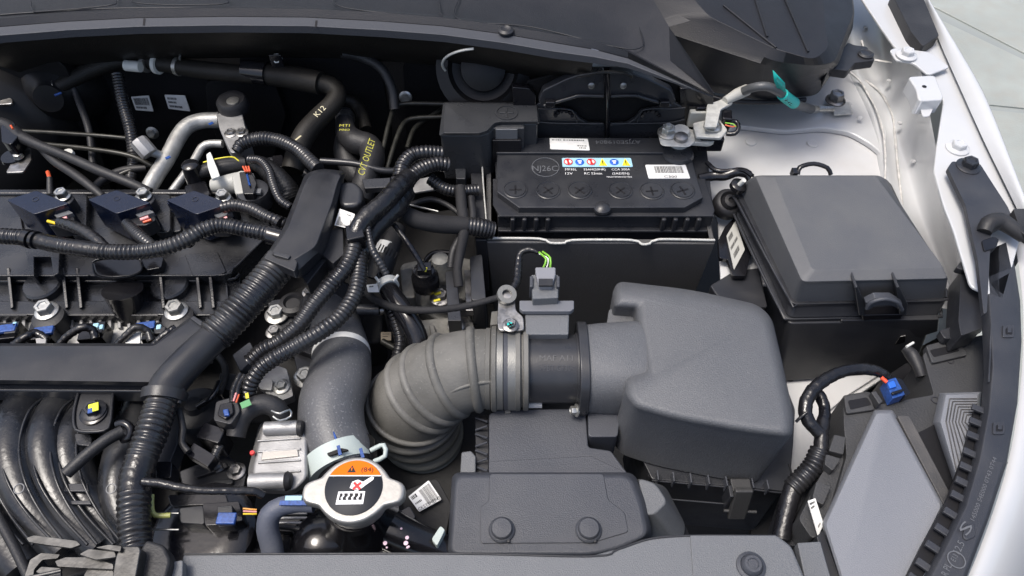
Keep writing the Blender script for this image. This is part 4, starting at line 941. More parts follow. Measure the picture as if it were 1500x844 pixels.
lathe('grommet', (20, 232, .008), [(.014, 0), (.013, .004), (.010, .004)], gloss, vh)
lathe('white_cap', (100, 227, .0), [(.008, 0), (.007, .004), (.002, .005)], whitepl, vh); tp('copper_end', [(70, 252, .0), (73, 262, .0)], wirered, 3, vh, segs=8); tp('hose', [(73, 260, 0, 4), (74, 285, -.01, 5)], rubber, 4, vh)
slab('grey_bracket', [(-20, 138), (6, 136), (19, 146), (18, 152), (-20, 154)], .03, .004, steel, vh, r=.004)

# =================================================================== ENGINE: VALVE COVER
en = thing('valve_cover', (180, 380, -.03), 'black ribbed plastic engine valve cover with big flange bolts along its front', 'engine cover')
vc = engm
slab('engine_block', [(-90, 300), (380, 300), (470, 420), (470, 620), (-90, 620)], -.10, .35, dark, en, bevel=.003)
zv = -.012
slab('top_deck', [(-60, 283), (330, 283), (400, 300), (392, 345), (345, 392), (330, 404), (-60, 404)], zv, .03, vc, en, r=.006, bevel=.003)
slab('lower_deck', [(-60, 380), (350, 380), (352, 412), (350, 466), (-60, 464)], zv-.016, .012, vc, en, r=.004, bevel=.003)
tp('deck_edge', [(-20, 412, zv-.010), (135, 412, zv-.010), (200, 412, zv-.010), (330, 410, zv-.010), (350, 402, zv-.010)], vc, 2.6, en, segs=8)
slab('front_flange', [(-60, 440), (356, 440), (350, 462), (-60, 462)], zv-.012, .01, vc, en, bevel=.002)
for x in (12, 92, 113, 234, 288, 307):
    w0 = P(x-2, 394, zv+.002); 
    obj('rib', [P(x-3, 392, zv+.002), P(x+2, 392, zv+.002), P(x+8, 450, zv-.008), P(x+3, 452, zv-.008), P(x-3, 392, zv-.03), P(x+2, 392, zv-.03), P(x+8, 450, zv-.03), P(x+3, 452, zv-.03)],
        [(0, 1, 2, 3), (4, 7, 6, 5), (0, 4, 5, 1), (1, 5, 6, 2), (2, 6, 7, 3), (3, 7, 4, 0)], vc, en, bevel=.0008)
for x, y in ((64, 420), (250, 420)):
    lathe('half_boss', (x, y, zv-.012), [(.021, -.02), (.021, .004), (.019, .006)], vc, en)
for x, y in ((68, 455), (258, 455)):
    lathe('spacer', (x+2, y+9, zv-.004), [(.0165, -.022), (.0165, 0), (.012, .002)], rubber, en)
    bolt('flange_bolt', (x, y, zv), .0092, zinc, en, h=.010, flange=1.35)
# oil filler-like stub in front
lathe('stub', (184, 440, zv-.004), [(.010, -.035), (.016, -.01), (.020, .012), (.021, .014)], gloss, en, ax=V3((.05, .35, 1)))
loft('stub_collar', [([(134, 380), (206, 376), (210, 396), (195, 404), (165, 407), (140, 404)], zv+.018), ([(136, 382), (204, 378), (208, 396), (195, 404), (165, 407), (142, 404)], zv+.004)], gloss, en, r=.008, bevel=.002)
slab('deck_pad', [(270, 372), (318, 368), (332, 398), (316, 404), (282, 404)], zv+.002, .01, vc, en, r=.003)
slab('deck_pad', [(36, 362), (88, 362), (86, 400), (78, 404), (74, 376), (50, 376), (50, 404), (44, 404)], zv+.010, .02, vc, en, bevel=.001)
slab('deck_pad', [(200, 378), (240, 376), (236, 392), (214, 396)], zv+.010, .02, gloss, en, r=.003)
slab('deck_raise', [(95, 284), (128, 284), (126, 345), (104, 345)], zv+.012, .02, vc, en, r=.006, bevel=.004); slab('deck_raise', [(218, 284), (250, 284), (250, 340), (226, 340)], zv+.012, .02, vc, en, r=.006, bevel=.004)
for (x, y) in ((92, 287), (211, 287), (327, 289)):
    lathe('bolt_post', (x+2, y+6, zv+.028), [(.0105, -.03), (.0105, 0), (.009, .001)], plastic, en); bolt('coil_bolt', (x, y, zv+.032), .0070, zinc, en, h=.008, flange=1.25)
slab('rear_rim', [(-60, 276), (340, 276), (345, 284), (-60, 284)], zv+.004, .04, vc, en, bevel=.003)
# ignition coils: one built, the others are copies
ic = thing('ignition_coil', (171, 300, .03), 'middle blue black ignition coil box of the three on the engine cover', 'ignition coil', 'ignition coils on the engine cover')
T0 = [(128, 292), (171, 278), (221, 297), (171, 313)]
slab('box', T0, .038, .044, coilm, ic, r=.003, bevel=.0008)
slab('skirt', [(132, 296), (171, 282), (216, 300), (171, 316)], .013, .015, coilm, ic, r=.003)
ringband('moulded_ring', (171, 291, .0384), Z, .003, .0034, .0003, dimgray, ic)
cn_ = slab('plug', [(186, 316), (200, 306), (224, 310), (228, 322), (214, 330), (192, 330)], .024, .018, plastic, ic, r=.002)
slab('plug_lock', [(190, 308), (212, 303), (226, 311), (204, 318)], .029, .006, lampm, cn_, r=.001)
tp('wire_end', [(206, 322, .026), (218, 318, .027)], pink, 2.6, cn_, segs=8); tp('wire_end', [(210, 326, .025), (222, 322, .026)], wirered, 2.2, cn_, segs=8)
tp('socket', [(176, 322, .012, 9), (186, 330, .0, 9)], gloss, 9, ic)
for lab, (dx, dy) in (('leftmost ignition coil box, its plug showing orange and yellow wires', (-119, 1)), ('rightmost ignition coil box, partly under the ribbed wiring conduit', (115, 1))):
    d_ = P(171+dx, 292+dy, .038)-P(171, 292, .038)
    c_ = dup(ic, None, d_); c_['label'] = lab
    if dx < 0:
        tp('yellow_wire_end', [(70, 324, .027), (84, 328, .027)], mat('yellow_wire', (.75, .55, .03), .4), 2.4, c_, segs=8)

# =================================================================== INJECTORS, RAIL, FRONT DUCT
ir = thing('injector_rail', (150, 480, -.02), 'blue tipped injector connectors on a bare metal strip before the valve cover', 'fuel rail')
slab('metal_strip', [(-60, 466), (300, 466), (300, 512), (-60, 512)], -.038, .03, MATS['aluminium'], ir, bevel=.002)
for x in range(-10, 240, 14): slab('casting_rib', [(x, 467), (x+5, 467), (x+5, 480), (x, 480)], -.033, .008, cast, ir, bevel=.0008)
def block(x, y, z, w_, d_, h_, m, rz=0, par=None, nm='block', bv=.001, rx=0): return box(nm, P(x, y, z), (w_, d_, h_), m, par, rz=rz, rx=rx, bevel=bv)
for x in (14, 66, 140, 232):
    block(x, 492, -.026, .026, .022, .02, gloss, 8, ir, 'connector'); block(x+3, 486, -.014, .012, .008, .006, plastic, 8, ir, 'connector_latch')
for x, y, w_, b_ in ((8, 482, .022, 0), (64, 485, .020, 0), (60, 492, .012, 1), (141, 478, .012, 1), (149, 480, .008, 1), (213, 478, .020, 0), (233, 480, .010, 1), (22, 476, .008, 1)):
    block(x, y, -.012, w_ if not b_ else w_*.5, .010 if not b_ else .006, .004, blue if not b_ else cyan, 10, ir, 'blue_lock')
for a_ in ([(88, 505, -.01), (100, 492, -.005), (120, 480, .0), (135, 483, -.005), (140, 496, -.01)], [(172, 506, -.01), (185, 492, -.004), (200, 480, .0), (216, 486, -.006), (222, 500, -.01)], [(20, 506, -.01), (38, 494, -.005), (52, 488, -.008), (70, 498, -.012)], [(226, 506, -.01), (240, 492, -.005), (258, 480, -.005)]):
    tp('wire_loom', a_, tape, 6.5, ir, helix=(.006, .14), segs=14)
slab('white_foil', [(186, 490), (206, 486), (204, 512), (182, 512)], -.008, .002, paper, ir, bevel=0); slab('white_foil', [(52, 496), (68, 494), (66, 506), (54, 506)], -.008, .002, cast, ir, bevel=0)
du = thing('wiring_duct', (120, 540, .03), 'long black plastic duct crossing before the engine and turning down to a ribbed conduit', 'duct')
zd = .038
loft('duct', [([(-60, 507), (226, 507), (278, 470), (284, 468), (318, 484), (326, 494), (252, 560), (-60, 556)], zd+.002),
              ([(-60, 503), (228, 503), (276, 466), (283, 463), (320, 481), (332, 494), (258, 564), (-60, 560)], zd-.004),
              ([(-60, 503), (228, 503), (276, 466), (283, 463), (322, 481), (334, 496), (258, 567), (-60, 563)], zd-.022)], plastic, du, r=.004, bevel=.002)
tp('duct_barrel', [(318, 490, zd-.004, 22), (290, 516, zd-.002, 24), (262, 545, zd-.002, 25), (246, 566, zd-.003, 26), (242, 582, zd-.004, 28)], plastic, 24, du, segs=28)
tp('duct_barrel_end', [(242, 574, zd-.004, 32), (239, 588, zd-.006, 31)], plastic, 30, du, segs=28)
slab('duct_lower', [(-60, 562), (240, 562), (232, 574), (-60, 572)], zd-.018, .02, satin, du, bevel=.002)
slab('duct_latch', [(278, 466), (284, 462), (314, 482), (308, 488)], zd+.005, .004, satin, du, bevel=.001)
tp('duct_ridge', [(258, 566, zd), (268, 574, zd-.002), (262, 590, zd-.006)], plastic, 4, du)
wc = thing('wiring_conduit', (210, 690, .02), 'thick ribbed black conduit curving down at the lower left from the wiring duct', 'conduit', 'ribbed wiring conduits')
tp('conduit', [(240, 580, zd-.004, 24), (232, 605, zd-.004, 24), (222, 635, zd-.004, 24), (208, 670, zd-.006, 24), (199, 700, zd-.008, 23.5), (196, 740, zd-.010, 23), (197, 775, zd-.013, 23), (200, 810, zd-.016, 23)], conduit, 24, wc, corr=(.0052, .11), segs=28)
tp('tape_wrap', [(207, 674, zd-.006, 23.6), (200, 700, zd-.008, 23.6), (197, 725, zd-.009, 23.6)], tape, 23.5, wc, helix=(.009, .05), segs=24)
tp('branch', [(210, 706, zd, 7), (235, 708, zd, 7), (262, 714, zd-.002, 7), (300, 719, zd-.006, 6.5), (340, 719, zd-.01, 6.5), (372, 720, zd-.015, 6.5), (386, 726, zd-.02, 6)], tape, 6.5, wc, helix=(.010, .12), segs=14)

# harness cover and its big conduit
hc = thing('harness_cover', (440, 310, .05), 'black plastic harness cover standing over the right end of the engine', 'cover')
zh2 = .060
loft('cover', [([(454, 256), (474, 251), (500, 256), (494, 268), (486, 298), (462, 362), (424, 384), (394, 376), (422, 334), (446, 270)], zh2+.003),
   ([(447, 254), (471, 247), (507, 251), (500, 266), (492, 300), (470, 366), (434, 400), (386, 380), (414, 336), (440, 272)], zh2-.005),
   ([(447, 254), (471, 247), (507, 251), (503, 268), (496, 305), (478, 372), (442, 410), (386, 386), (414, 340), (440, 276)], zh2-.03)], plastic, hc, r=.008, bevel=.003, seg=4)
slab('raised_edge', [(386, 378), (394, 366), (436, 382), (432, 398)], zh2+.003, .012, plastic, hc, r=.003, bevel=.002)
slab('latch', [(402, 368), (426, 374), (422, 379), (400, 373)], zh2+.0055, .003, satin, hc, r=.001)
slab('side_dome', [(494, 266), (520, 264), (532, 276), (530, 300), (496, 302)], zh2-.012, .03, satin, hc, r=.010, bevel=.005, seg=4)
slab('side_box', [(470, 345), (502, 329), (504, 372), (488, 386), (470, 372)], zh2-.024, .03, plastic, hc, bevel=.001)
slab('clip_block', [(505, 330), (530, 326), (534, 346), (508, 352)], zh2-.006, .02, gloss, hc, r=.002, bevel=.0015)
slab('clip_block', [(572, 258), (592, 256), (596, 272), (574, 274)], zh2-.010, .02, gloss, hc, r=.002, bevel=.0015)
slab('flat_bar', [(530, 262), (572, 260), (572, 274), (534, 276)], zh2-.022, .008, satin, hc)
sticker('white_sticker', [P(498, 306, zh2-.012), P(520, 314, zh2-.014), P(514, 336, zh2-.02), P(490, 330, zh2-.02)], paper, hc, bars=(.1, .45, .9, .95), lines=[(.2, .15, .8, .25)])
slab('lower_flange', [(440, 402), (472, 366), (478, 380), (450, 416)], zh2-.03, .02, plastic, hc)
bc = thing('wiring_conduit', (370, 430, .04), 'fat ribbed black conduit slanting between the harness cover and the wiring duct', 'conduit', 'ribbed wiring conduits')
tp('conduit', [(412, 384, zh2-.016, 25), (396, 404, zh2-.016, 25), (370, 434, zh2-.018, 25.5), (342, 464, zh2-.022, 26), (312, 494, zh2-.026, 26)], conduit, 25, bc, corr=(.0052, .11), segs=30)
for lab, pts, r_, grp in (
  ('ribbed conduit looping from the main bundle down to the left, the upper of two', [(519, 346, .040), (517, 368, .040), (506, 392, .038), (484, 418, .034), (460, 446, .030), (436, 478, .024), (410, 500, .018), (384, 514, .012), (366, 530, .006)], 12.5, 0),
  ('ribbed conduit looping from the main bundle down to the left, the lower of two', [(527, 372, .030), (526, 400, .030), (520, 430, .030), (500, 462, .030), (470, 486, .030), (436, 506, .028), (404, 524, .024), (382, 540, .018), (368, 560, .010), (362, 580, .0)], 12.5, 0),
  ('ribbed conduit arching over the three ignition coils, the longer one', [(-20, 345, .040), (20, 347, .040), (42, 349, .040), (80, 358, .042), (120, 364, .044), (165, 369, .045), (210, 368, .045), (250, 360, .046), (278, 348, .047), (300, 336, .048), (325, 330, .048), (360, 336, .046), (390, 342, .044), (414, 350, .040)], 12, 0),
  ('short ribbed conduit beside the right ignition coil', [(328, 304, .036), (345, 301, .040), (368, 306, .042), (392, 318, .042), (418, 328, .036)], 9, 0),
  ('ribbed black conduit arching above the braided sleeve behind the harness cover', [(346, 222, .030, 8), (356, 210, .034, 10), (380, 203, .038, 10.5), (408, 206, .040, 10.5), (434, 218, .044, 10.5), (452, 234, .046, 10.5), (466, 248, .046, 10.5)], 10.5, 0),
  ('thin ribbed conduit curling down at the left of the braided sleeve', [(366, 234, .034), (382, 236, .038), (394, 250, .040), (400, 270, .040), (410, 292, .038), (426, 304, .034)], 6.5, 0),
  ('upper ribbed conduit bending towards the terminal cover', [(585, 262, .030), (590, 242, .034), (602, 228, .036), (622, 223, .036), (648, 225, .030)], 11, 0),
  ('lower ribbed conduit bending towards the terminal cover', [(590, 282, .022), (600, 262, .026), (616, 248, .028), (640, 240, .026), (656, 242, .020)], 11.5, 0),
  ('short ribbed conduit hanging behind the radiator hose', [(572, 452, -.04), (580, 475, -.045), (586, 500, -.05), (580, 530, -.06)], 9, 0)):
    c_ = thing('wiring_conduit', pts[len(pts)//2][:3], lab, 'conduit', 'ribbed wiring conduits')
    tp('conduit', pts, conduit, r_, c_, corr=(.0046 if r_ > 8 else .0036, .15), segs=20)
    if 'three ignition' in lab:
        tp('tape_wrap', [(46, 350, .041, 12), (80, 358, .042, 12.2), (120, 364, .044, 12.4), (150, 368, .0445, 12.2)], tape, 12, c_, helix=(.009, .05), segs=20)
        for x, y in ((42, 350), (276, 349)):
            tp('clip_ring', [(x-3, y-1, .043, 14), (x+4, y+1, .043, 14)], gloss, 14, c_, segs=20); tp('clip_ring', [(x+8, y+1 if x < 99 else y-6, .043, 13.5), (x+12, y+2 if x < 99 else y-8, .043, 13.5)], gloss, 13.5, c_, segs=20)
        tp('branch', [(88, 326, .040, 8), (105, 331, .044, 9), (125, 340, .046, 9), (142, 352, .046, 9), (155, 364, .045, 8)], tape, 9, c_, helix=(.008, .08), segs=16)
        tp('branch', [(186, 328, .034, 8), (196, 338, .042, 9), (210, 350, .046, 9), (225, 362, .046, 8)], conduit, 9, c_, corr=(.004, .1), segs=16)
        tp('end_cuff', [(396, 345, .043, 15), (414, 350, .042, 15)], gloss, 15, c_, segs=20)
mb_ = thing('wiring_bundle', (560, 290, .05), 'thick taped wiring bundle descending from the terminal cover to the ribbed conduits', 'wiring')
tp('trunk', [(598, 258, .044, 13), (584, 274, .048, 15), (562, 298, .052, 15), (540, 316, .052, 15), (526, 334, .048, 15), (520, 352, .042, 14)], tape, 15, mb_, helix=(.012, .06), segs=24)
tp('trunk', [(596, 282, .030, 14), (576, 306, .034, 18), (556, 326, .032, 16), (540, 350, .024, 14), (530, 376, .02, 12)], tape, 16, mb_, helix=(.012, .08), segs=24, lump=.04)
tp('strand', [(536, 318, .05, 5), (541, 346, .048, 5), (546, 366, .044, 6), (556, 384, .036, 6.5), (566, 402, .026, 6)], conduit, 6, mb_, corr=(.004, .14), segs=14)
tp('strand', [(576, 328, .02, 4), (596, 354, .012, 4.5), (612, 378, .0, 4.5), (622, 396, -.01, 4)], tape, 4.5, mb_, helix=(.007, .16), segs=12)
tp('side_arm', [(590, 312, .01, 12), (610, 322, .008, 13.5), (640, 328, .002, 13.5), (680, 331, -.006, 13.5), (716, 336, -.015, 13)], cloth, 13, mb_, segs=20, lump=.03)
tp('side_arm_end', [(684, 331, -.006, 14), (704, 334, -.01, 14.5), (722, 338, -.016, 13)], conduit, 14, mb_, corr=(.004, .1), segs=20)
tp('hanging_strand', [(630, 262, .0, 9), (648, 275, -.005, 9), (668, 280, -.01, 9), (700, 278, -.014, 9)], conduit, 9, mb_, corr=(.004, .12), segs=18)
tp('down_strand', [(674, 275, .0, 8), (677, 310, -.004, 8), (680, 336, -.006, 7.5), (675, 365, -.012, 7.5), (670, 395, -.02, 7), (672, 420, -.03, 7)], cloth, 8, mb_, segs=16, lump=.06)
tp('down_strand', [(690, 290, -.01, 6), (692, 322, -.012, 6), (676, 345, -.014, 6), (664, 368, -.02, 6), (660, 392, -.03, 6)], rubber, 6, mb_, segs=14)
cb2 = thing('sensor_cable', (650, 448, .0), 'thin braided black cable running to the bracket eye above the intake hose', 'cable')
tp('cable', [(532, 420, -.02, 6), (545, 436, -.02, 6), (570, 448, -.015, 6), (600, 454, -.008, 6), (640, 454, .0, 5.5), (680, 449, .010, 5.5), (715, 440, .018, 5), (736, 434, .022, 5)], cloth, 5.5, cb2, helix=(.007, .1), segs=14)
tp('cable', [(748, 428, .022, 7), (757, 412, .022, 7), (759, 390, .024, 6.5), (762, 372, .028, 5.5), (775, 366, .032, 5), (788, 370, .032, 3)], tape, 6.5, cb2, helix=(.007, .14), segs=14, lump=.06)
sl_ = thing('braided_sleeve', (405, 270, .02), 'black braided mesh sleeve bending down behind the harness cover', 'sleeve')
tp('sleeve', [(368, 236, .015, 10), (386, 244, .018, 14), (404, 260, .018, 17), (418, 278, .014, 19), (428, 296, .006, 18)], sleeve, 15, sl_, helix=(.0035, .12), segs=30)
bh = thing('bypass_hose', (600, 460, -.03), 'shiny black coolant hose with a white spring clamp in the gap behind the radiator hose', 'hose')
tp('hose', [(562, 404, -.02, 12), (570, 425, -.02, 14), (584, 446, -.02, 15), (600, 470, -.025, 15), (612, 495, -.035, 15), (618, 530, -.05, 15)], gloss, 14, bh, segs=26)
tp('clamp', [(566, 414, -.019, 16), (570, 422, -.019, 16)], whitepl, 16, bh, segs=22)
for x, y, u, v in ((556, 414, 550, 406), (576, 412, 583, 403)): tp('clamp_tab', [(x, y, -.004), (u, v, -.002)], whitepl, 2.2, bh, segs=8)
lh = thing('label_hose', (585, 370, -.05), 'dark hose with a white barcode band behind the wiring bundle', 'hose')
tp('hose', [(580, 335, -.03, 15), (570, 360, -.03, 18), (560, 385, -.035, 19), (552, 410, -.045, 19)], rubber, 18, lh, segs=28)
tp('label_band', [(567, 360, -.0295, 18.8), (561, 378, -.0335, 19.6)], paper, 19, lh, segs=28)
for k in range(7): block(556+k*4.0, 362+k*2.0, -.0035-.0009*abs(k-3), .0012, .010, .001, ink, -15, lh, 'bar', 0)
# =================================================================== GEARBOX AND BITS IN THE GAP
gb = thing('gearbox', (600, 500, -.12), 'dark grey gearbox casting with bolts seen deep between the hoses', 'gearbox')
ch = mat('dusty_casting', (.20, .20, .19), .6, .3, bump=1, bscale=260, var=.3, vscale=50, dust=.4, dustcol=(.16, .15, .13))
slab('casing', [(440, 330), (700, 300), (720, 520), (700, 760), (440, 760), (420, 500)], -.14, .25, dark, gb, r=.02, bevel=.006)
slab('casing_step', [(585, 385), (650, 372), (708, 380), (700, 470), (640, 470), (590, 430)], -.10, .05, ch, gb, r=.01, bevel=.005)
slab('casing_step', [(586, 395), (604, 392), (608, 436), (590, 436)], -.07, .05, ch, gb, r=.003, bevel=.002)
slab('casing_step', [(430, 420), (470, 410), (560, 440), (560, 500), (440, 520)], -.09, .05, dark, gb, r=.01, bevel=.005)
tp('casing_pipe', [(620, 405, -.06), (625, 380, -.055), (640, 370, -.055), (668, 372, -.055)], gloss, 4, gb)
lathe('breather', (647, 402, -.075), [(.018, 0), (.018, .012), (.012, .02), (.010, .03), (.004, .032)], ch, gb)
slab('mount_bar', [(652, 398), (668, 396), (676, 470), (656, 470)], -.045, .05, satin, gb); slab('mount_bar', [(688, 376), (706, 372), (712, 440), (690, 440)], -.04, .1, satin, gb, r=.004)
slab('metal_tab', [(680, 395), (690, 395), (694, 455), (682, 455)], -.06, .01, steel, gb)
for x, y, z, r in ((405, 460, -.05, .009), (448, 552, -.06, .009), (645, 435, -.07, .0085), (512, 465, -.05, .006), (483, 428, -.05, .007)): bolt('bolt', (x, y, z), r, zinc if x < 460 else steel, gb)
for x, y in ((641, 430), (640, 440)): block(x, y, -.062, .008, .003, .001, yellow, 20, gb, 'paint_mark', 0)
tp('cross_shaft', [(524, 453, -.03), (556, 454, -.03)], satin, 8, gb, segs=18)
lathe('shaft_end', (558, 454, -.03), [(.006, 0), (.004, .004)], steel, gb, ax=X)
slab('support_arm', [(430, 520), (442, 500), (470, 520), (462, 580), (440, 570)], -.06, .03, satin, gb, r=.004, bevel=.003)
sticker('code_sticker', [P(558, 487, -.06), P(573, 487, -.06), P(573, 499, -.06), P(558, 499, -.06)], mat('tan_paper', (.30, .25, .18), .6), gb, None, [(.15, .2, .85, .3), (.15, .5, .7, .6)])
sticker('white_tag', [P(537, 418, -.01), P(553, 416, -.01), P(555, 428, -.01), P(539, 428, -.01)], paper, gb, None, [(.2, .2, .6, .4)])
pc = thing('sensor_plug', (622, 400, -.03), 'small round black sensor plug with a yellow wire on the gearbox', 'connector')
lathe('body', (622, 402, -.035), [(.016, -.02), (.016, -.004), (.013, 0), (.012, .008), (.008, .009)], gloss, pc, n=20)
block(622, 394, -.022, .016, .012, .01, gloss, 5, pc, 'latch'); tp('yellow_wire', [(623, 398, -.012), (625, 392, -.01)], yellow, 1.4, pc, segs=6)
for q in range(6): lathe('lug', P(622+14*math.cos(q), 402+10*math.sin(q), -.036), [(.003, 0), (.0025, .006)], gloss, pc, n=8)
hz_ = thing('code_label', (622, 730, -.05), 'white barcode label on a dark bracket below the intake hose bellows', 'label')
s_ = sticker('plate', [P(598, 728, -.05), P(628, 704, -.05), P(647, 732, -.05), P(614, 750, -.05)], paper, hz_, bars=(.45, .1, .95, .9), lines=[(.06, .1, .3, .3), (.06, .5, .34, .6)])
text('print', 'CK5T5MEF42', P(614, 749, -.0482), P(646, 731, -.0482), ink, s_, up=V3((-.4, .8, 0)), h=.0035)
slab('bracket', [(590, 720), (640, 700), (662, 740), (650, 800), (590, 800)], -.056, .03, dark, hz_, r=.005)
slab('blue_block', [(566, 760), (600, 740), (610, 758), (576, 780)], -.045, .03, gloss, hz_, r=.003); block(572, 756, -.035, .01, .008, .01, blue, 20, hz_, 'blue_tip')
slab('pale_lever', [(632, 790), (645, 770), (652, 776), (640, 800)], -.02, .01, MATS['clamp_coating'], hz_, r=.002)

# =================================================================== THERMOSTAT HOUSING AND LOWER CONNECTORS
th = thing('thermostat_housing', (410, 665, -.03), 'ribbed silver cast aluminium housing beside the radiator hose', 'housing')
loft('casting', [([(386, 622), (440, 618), (450, 640), (450, 700), (430, 720), (372, 716), (370, 690), (378, 650)], -.010), ([(380, 618), (445, 614), (455, 640), (455, 708), (430, 726), (365, 722), (362, 690), (372, 650)], -.03)], cast, th, r=.006, bevel=.003)
tp('cast_barrel', [(388, 628, -.006), (436, 626, -.006)], cast, 10, th, segs=22); tp('cast_barrel', [(366, 706, -.004), (418, 704, -.004)], cast, 12, th, segs=22)
for x in (437, 420): lathe('plug', (x, 627 if x > 430 else 705, -.005), [(.009 if x < 430 else .0075, 0), (.007, .004), (.003, .005)], rubber, th, ax=X)
for y in (644, 660, 676, 692): tp('cast_rib', [(378, y+2, -.009), (440, y-2, -.009)], cast, 1.5, th, segs=8)
slab('recess', [(384, 661), (436, 656), (438, 668), (382, 674)], -.0085, .002, mat('cast_face', (.40, .38, .35), .5, .6, bump=.3), th, bevel=.001)
lathe('red_dot', (370, 664, -.008), [(.0025, 0), (.002, .002)], red, th)
lc_ = thing('sensor_connector', (325, 610, .01), 'slanted black connector with a blue lock hanging from the ribbed conduits', 'connector')
Rz = 62
slab('shell', [(316, 588), (346, 580), (352, 602), (338, 622), (312, 616)], .012, .02, plastic, lc_, r=.003, bevel=.001)
slab('frame', [(322, 592), (340, 588), (342, 604), (330, 614), (318, 608)], .016, .006, gloss, lc_, r=.002); slab('blue_lock', [(326, 600), (334, 598), (336, 608), (328, 609)], .019, .003, blue, lc_)
slab('lower_shell', [(300, 618), (330, 628), (320, 650), (286, 640)], .0, .03, gloss, lc_, r=.003)
slab('cover', [(272, 665), (284, 648), (316, 668), (304, 684)], .008, .012, gloss, lc_, r=.001, bevel=.001)
for a_ in ([(340, 590, .012), (342, 570, .012), (352, 548, .012)], [(346, 586, .012), (350, 565, .012), (358, 550, .012)]): tp('wire', a_, tape, 4.5, lc_, helix=(.008, .12), segs=12)
tp('pink_wire', [(342, 588, .018), (346, 576, .018)], pink, 1.6, lc_, segs=6); tp('red_wire', [(346, 590, .018), (350, 578, .018)], wirered, 1.4, lc_, segs=6)
tp('steel_tube', [(262, 600, .02), (268, 630, .018), (266, 648, .014), (276, 662, .012)], rubber, 5, lc_); 
lh2 = thing('breather_hose', (385, 595, -.01), 'short black hose with a wire spring clamp above the thermostat housing', 'hose')
tp('hose', [(345, 640, -.01, 14), (350, 620, -.005, 15), (362, 602, .0, 15), (385, 592, .0, 15), (405, 598, -.005, 15), (412, 612, -.014, 14)], rubber, 15, lh2, segs=22)
tp('clamp', [(398, 602, .014), (410, 606, .016), (424, 600, .012), (426, 610, .008), (410, 616, .010), (400, 610, .012)], zinc, 1.7, lh2, segs=8)
block(360, 592, .018, .009, .007, .001, mat('green_mark', (.10, .30, .12), .5), 30, lh2, 'green_mark', 0); block(362, 580, .016, .003, .006, .001, yellow, 20, lh2, 'yellow_mark', 0)
plg = thing('main_connector', (310, 755, .0), 'wide black connector with a blue lock and pink wires behind the radiator cover', 'connector')
slab('shell', [(296, 738), (350, 734), (356, 762), (340, 768), (300, 770)], .004, .02, gloss, plg, r=.002, bevel=.001); slab('socket', [(262, 744), (298, 740), (300, 768), (264, 766)], .0, .02, plastic, plg, r=.003)
slab('shell_step', [(318, 742), (340, 740), (342, 770), (320, 772)], .010, .01, plastic, plg, r=.001); block(332, 760, .014, .016, .010, .004, blue, 0, plg, 'blue_lock')
for k in range(3): tp('wire', [(356, 745+k*4, .006), (376, 747+k*3, .004)], (mat('orange_wire', (.75, .35, .08), .4), pink, MATS['yellow_wire'])[k], 1.4, plg, segs=6)
lathe('round_base', (300, 780, -.02), [(.045, -.02), (.045, .004), (.040, .008), (.02, .008)], gloss, plg)
tp('clear_tube', [(222, 725, .016), (222, 745, .014), (228, 755, .012), (250, 755, .010)], mat('yellowed_tube', (.35, .36, .12), .3), 4, plg, segs=10)
for y in (752, 776): tp('metal_rod', [(222, y, .004), (262, y, .002)], steel, 1.6, plg, segs=8)
slab('upper_block', [(245, 725), (330, 722), (335, 738), (250, 742)], -.01, .02, gloss, plg, r=.003)
for p_ in ([(262, 795), (300, 772), (330, 800), (300, 830), (262, 830)], [(335, 790), (350, 770), (358, 800), (345, 830)]): slab('tan_foil', p_, -.03, .004, mat('tan_foil', (.30, .27, .22), .5, bump=.6), plg, r=.004)
th2 = thing('overflow_hose', (405, 760, .0), 'dusty blue grey overflow hose bending down beside the radiator cap', 'hose')
bgh = mat('blue_grey_hose', (.075, .085, .115), .55, bump=.5, bscale=500, dust=.25, dustcol=(.14, .14, .14))
tp('hose', [(460, 738, .012, 13), (436, 738, .012, 13), (412, 742, .012, 14), (396, 754, .008, 16), (392, 775, .0, 16), (398, 800, -.01, 16), (402, 830, -.02, 16)], bgh, 14, th2, segs=24)
block(430, 730, .0215, .014, .004, .001, cyan, 0, th2, 'pale_mark', 0); block(432, 737, .0218, .026, .004, .001, blue, 0, th2, 'blue_mark', 0)
alt = thing('alternator', (415, 775, -.03), 'dark rounded alternator with a silver ribbed top under the overflow hose', 'alternator')
loft('housing', [([(365, 770), (380, 752), (450, 750), (470, 775), (470, 830), (355, 830)], -.030), ([(355, 770), (372, 745), (458, 744), (478, 775), (478, 830), (348, 830)], -.05)], gloss, alt, r=.012, bevel=.004)
for k in range(4): tp('silver_fin', [(398, 752+k*7, -.024), (450, 752+k*7, -.024)], cast, 2.2, alt, segs=8)
tp('rim', [(350, 800, -.024), (362, 778, -.022), (385, 772, -.022), (440, 776, -.022), (462, 800, -.024)], rubber, 4, alt)
lathe('side_dome', (470, 790, -.03), [(.03, -.03), (.028, 0), (.02, .010), (.006, .014)], gloss, alt)

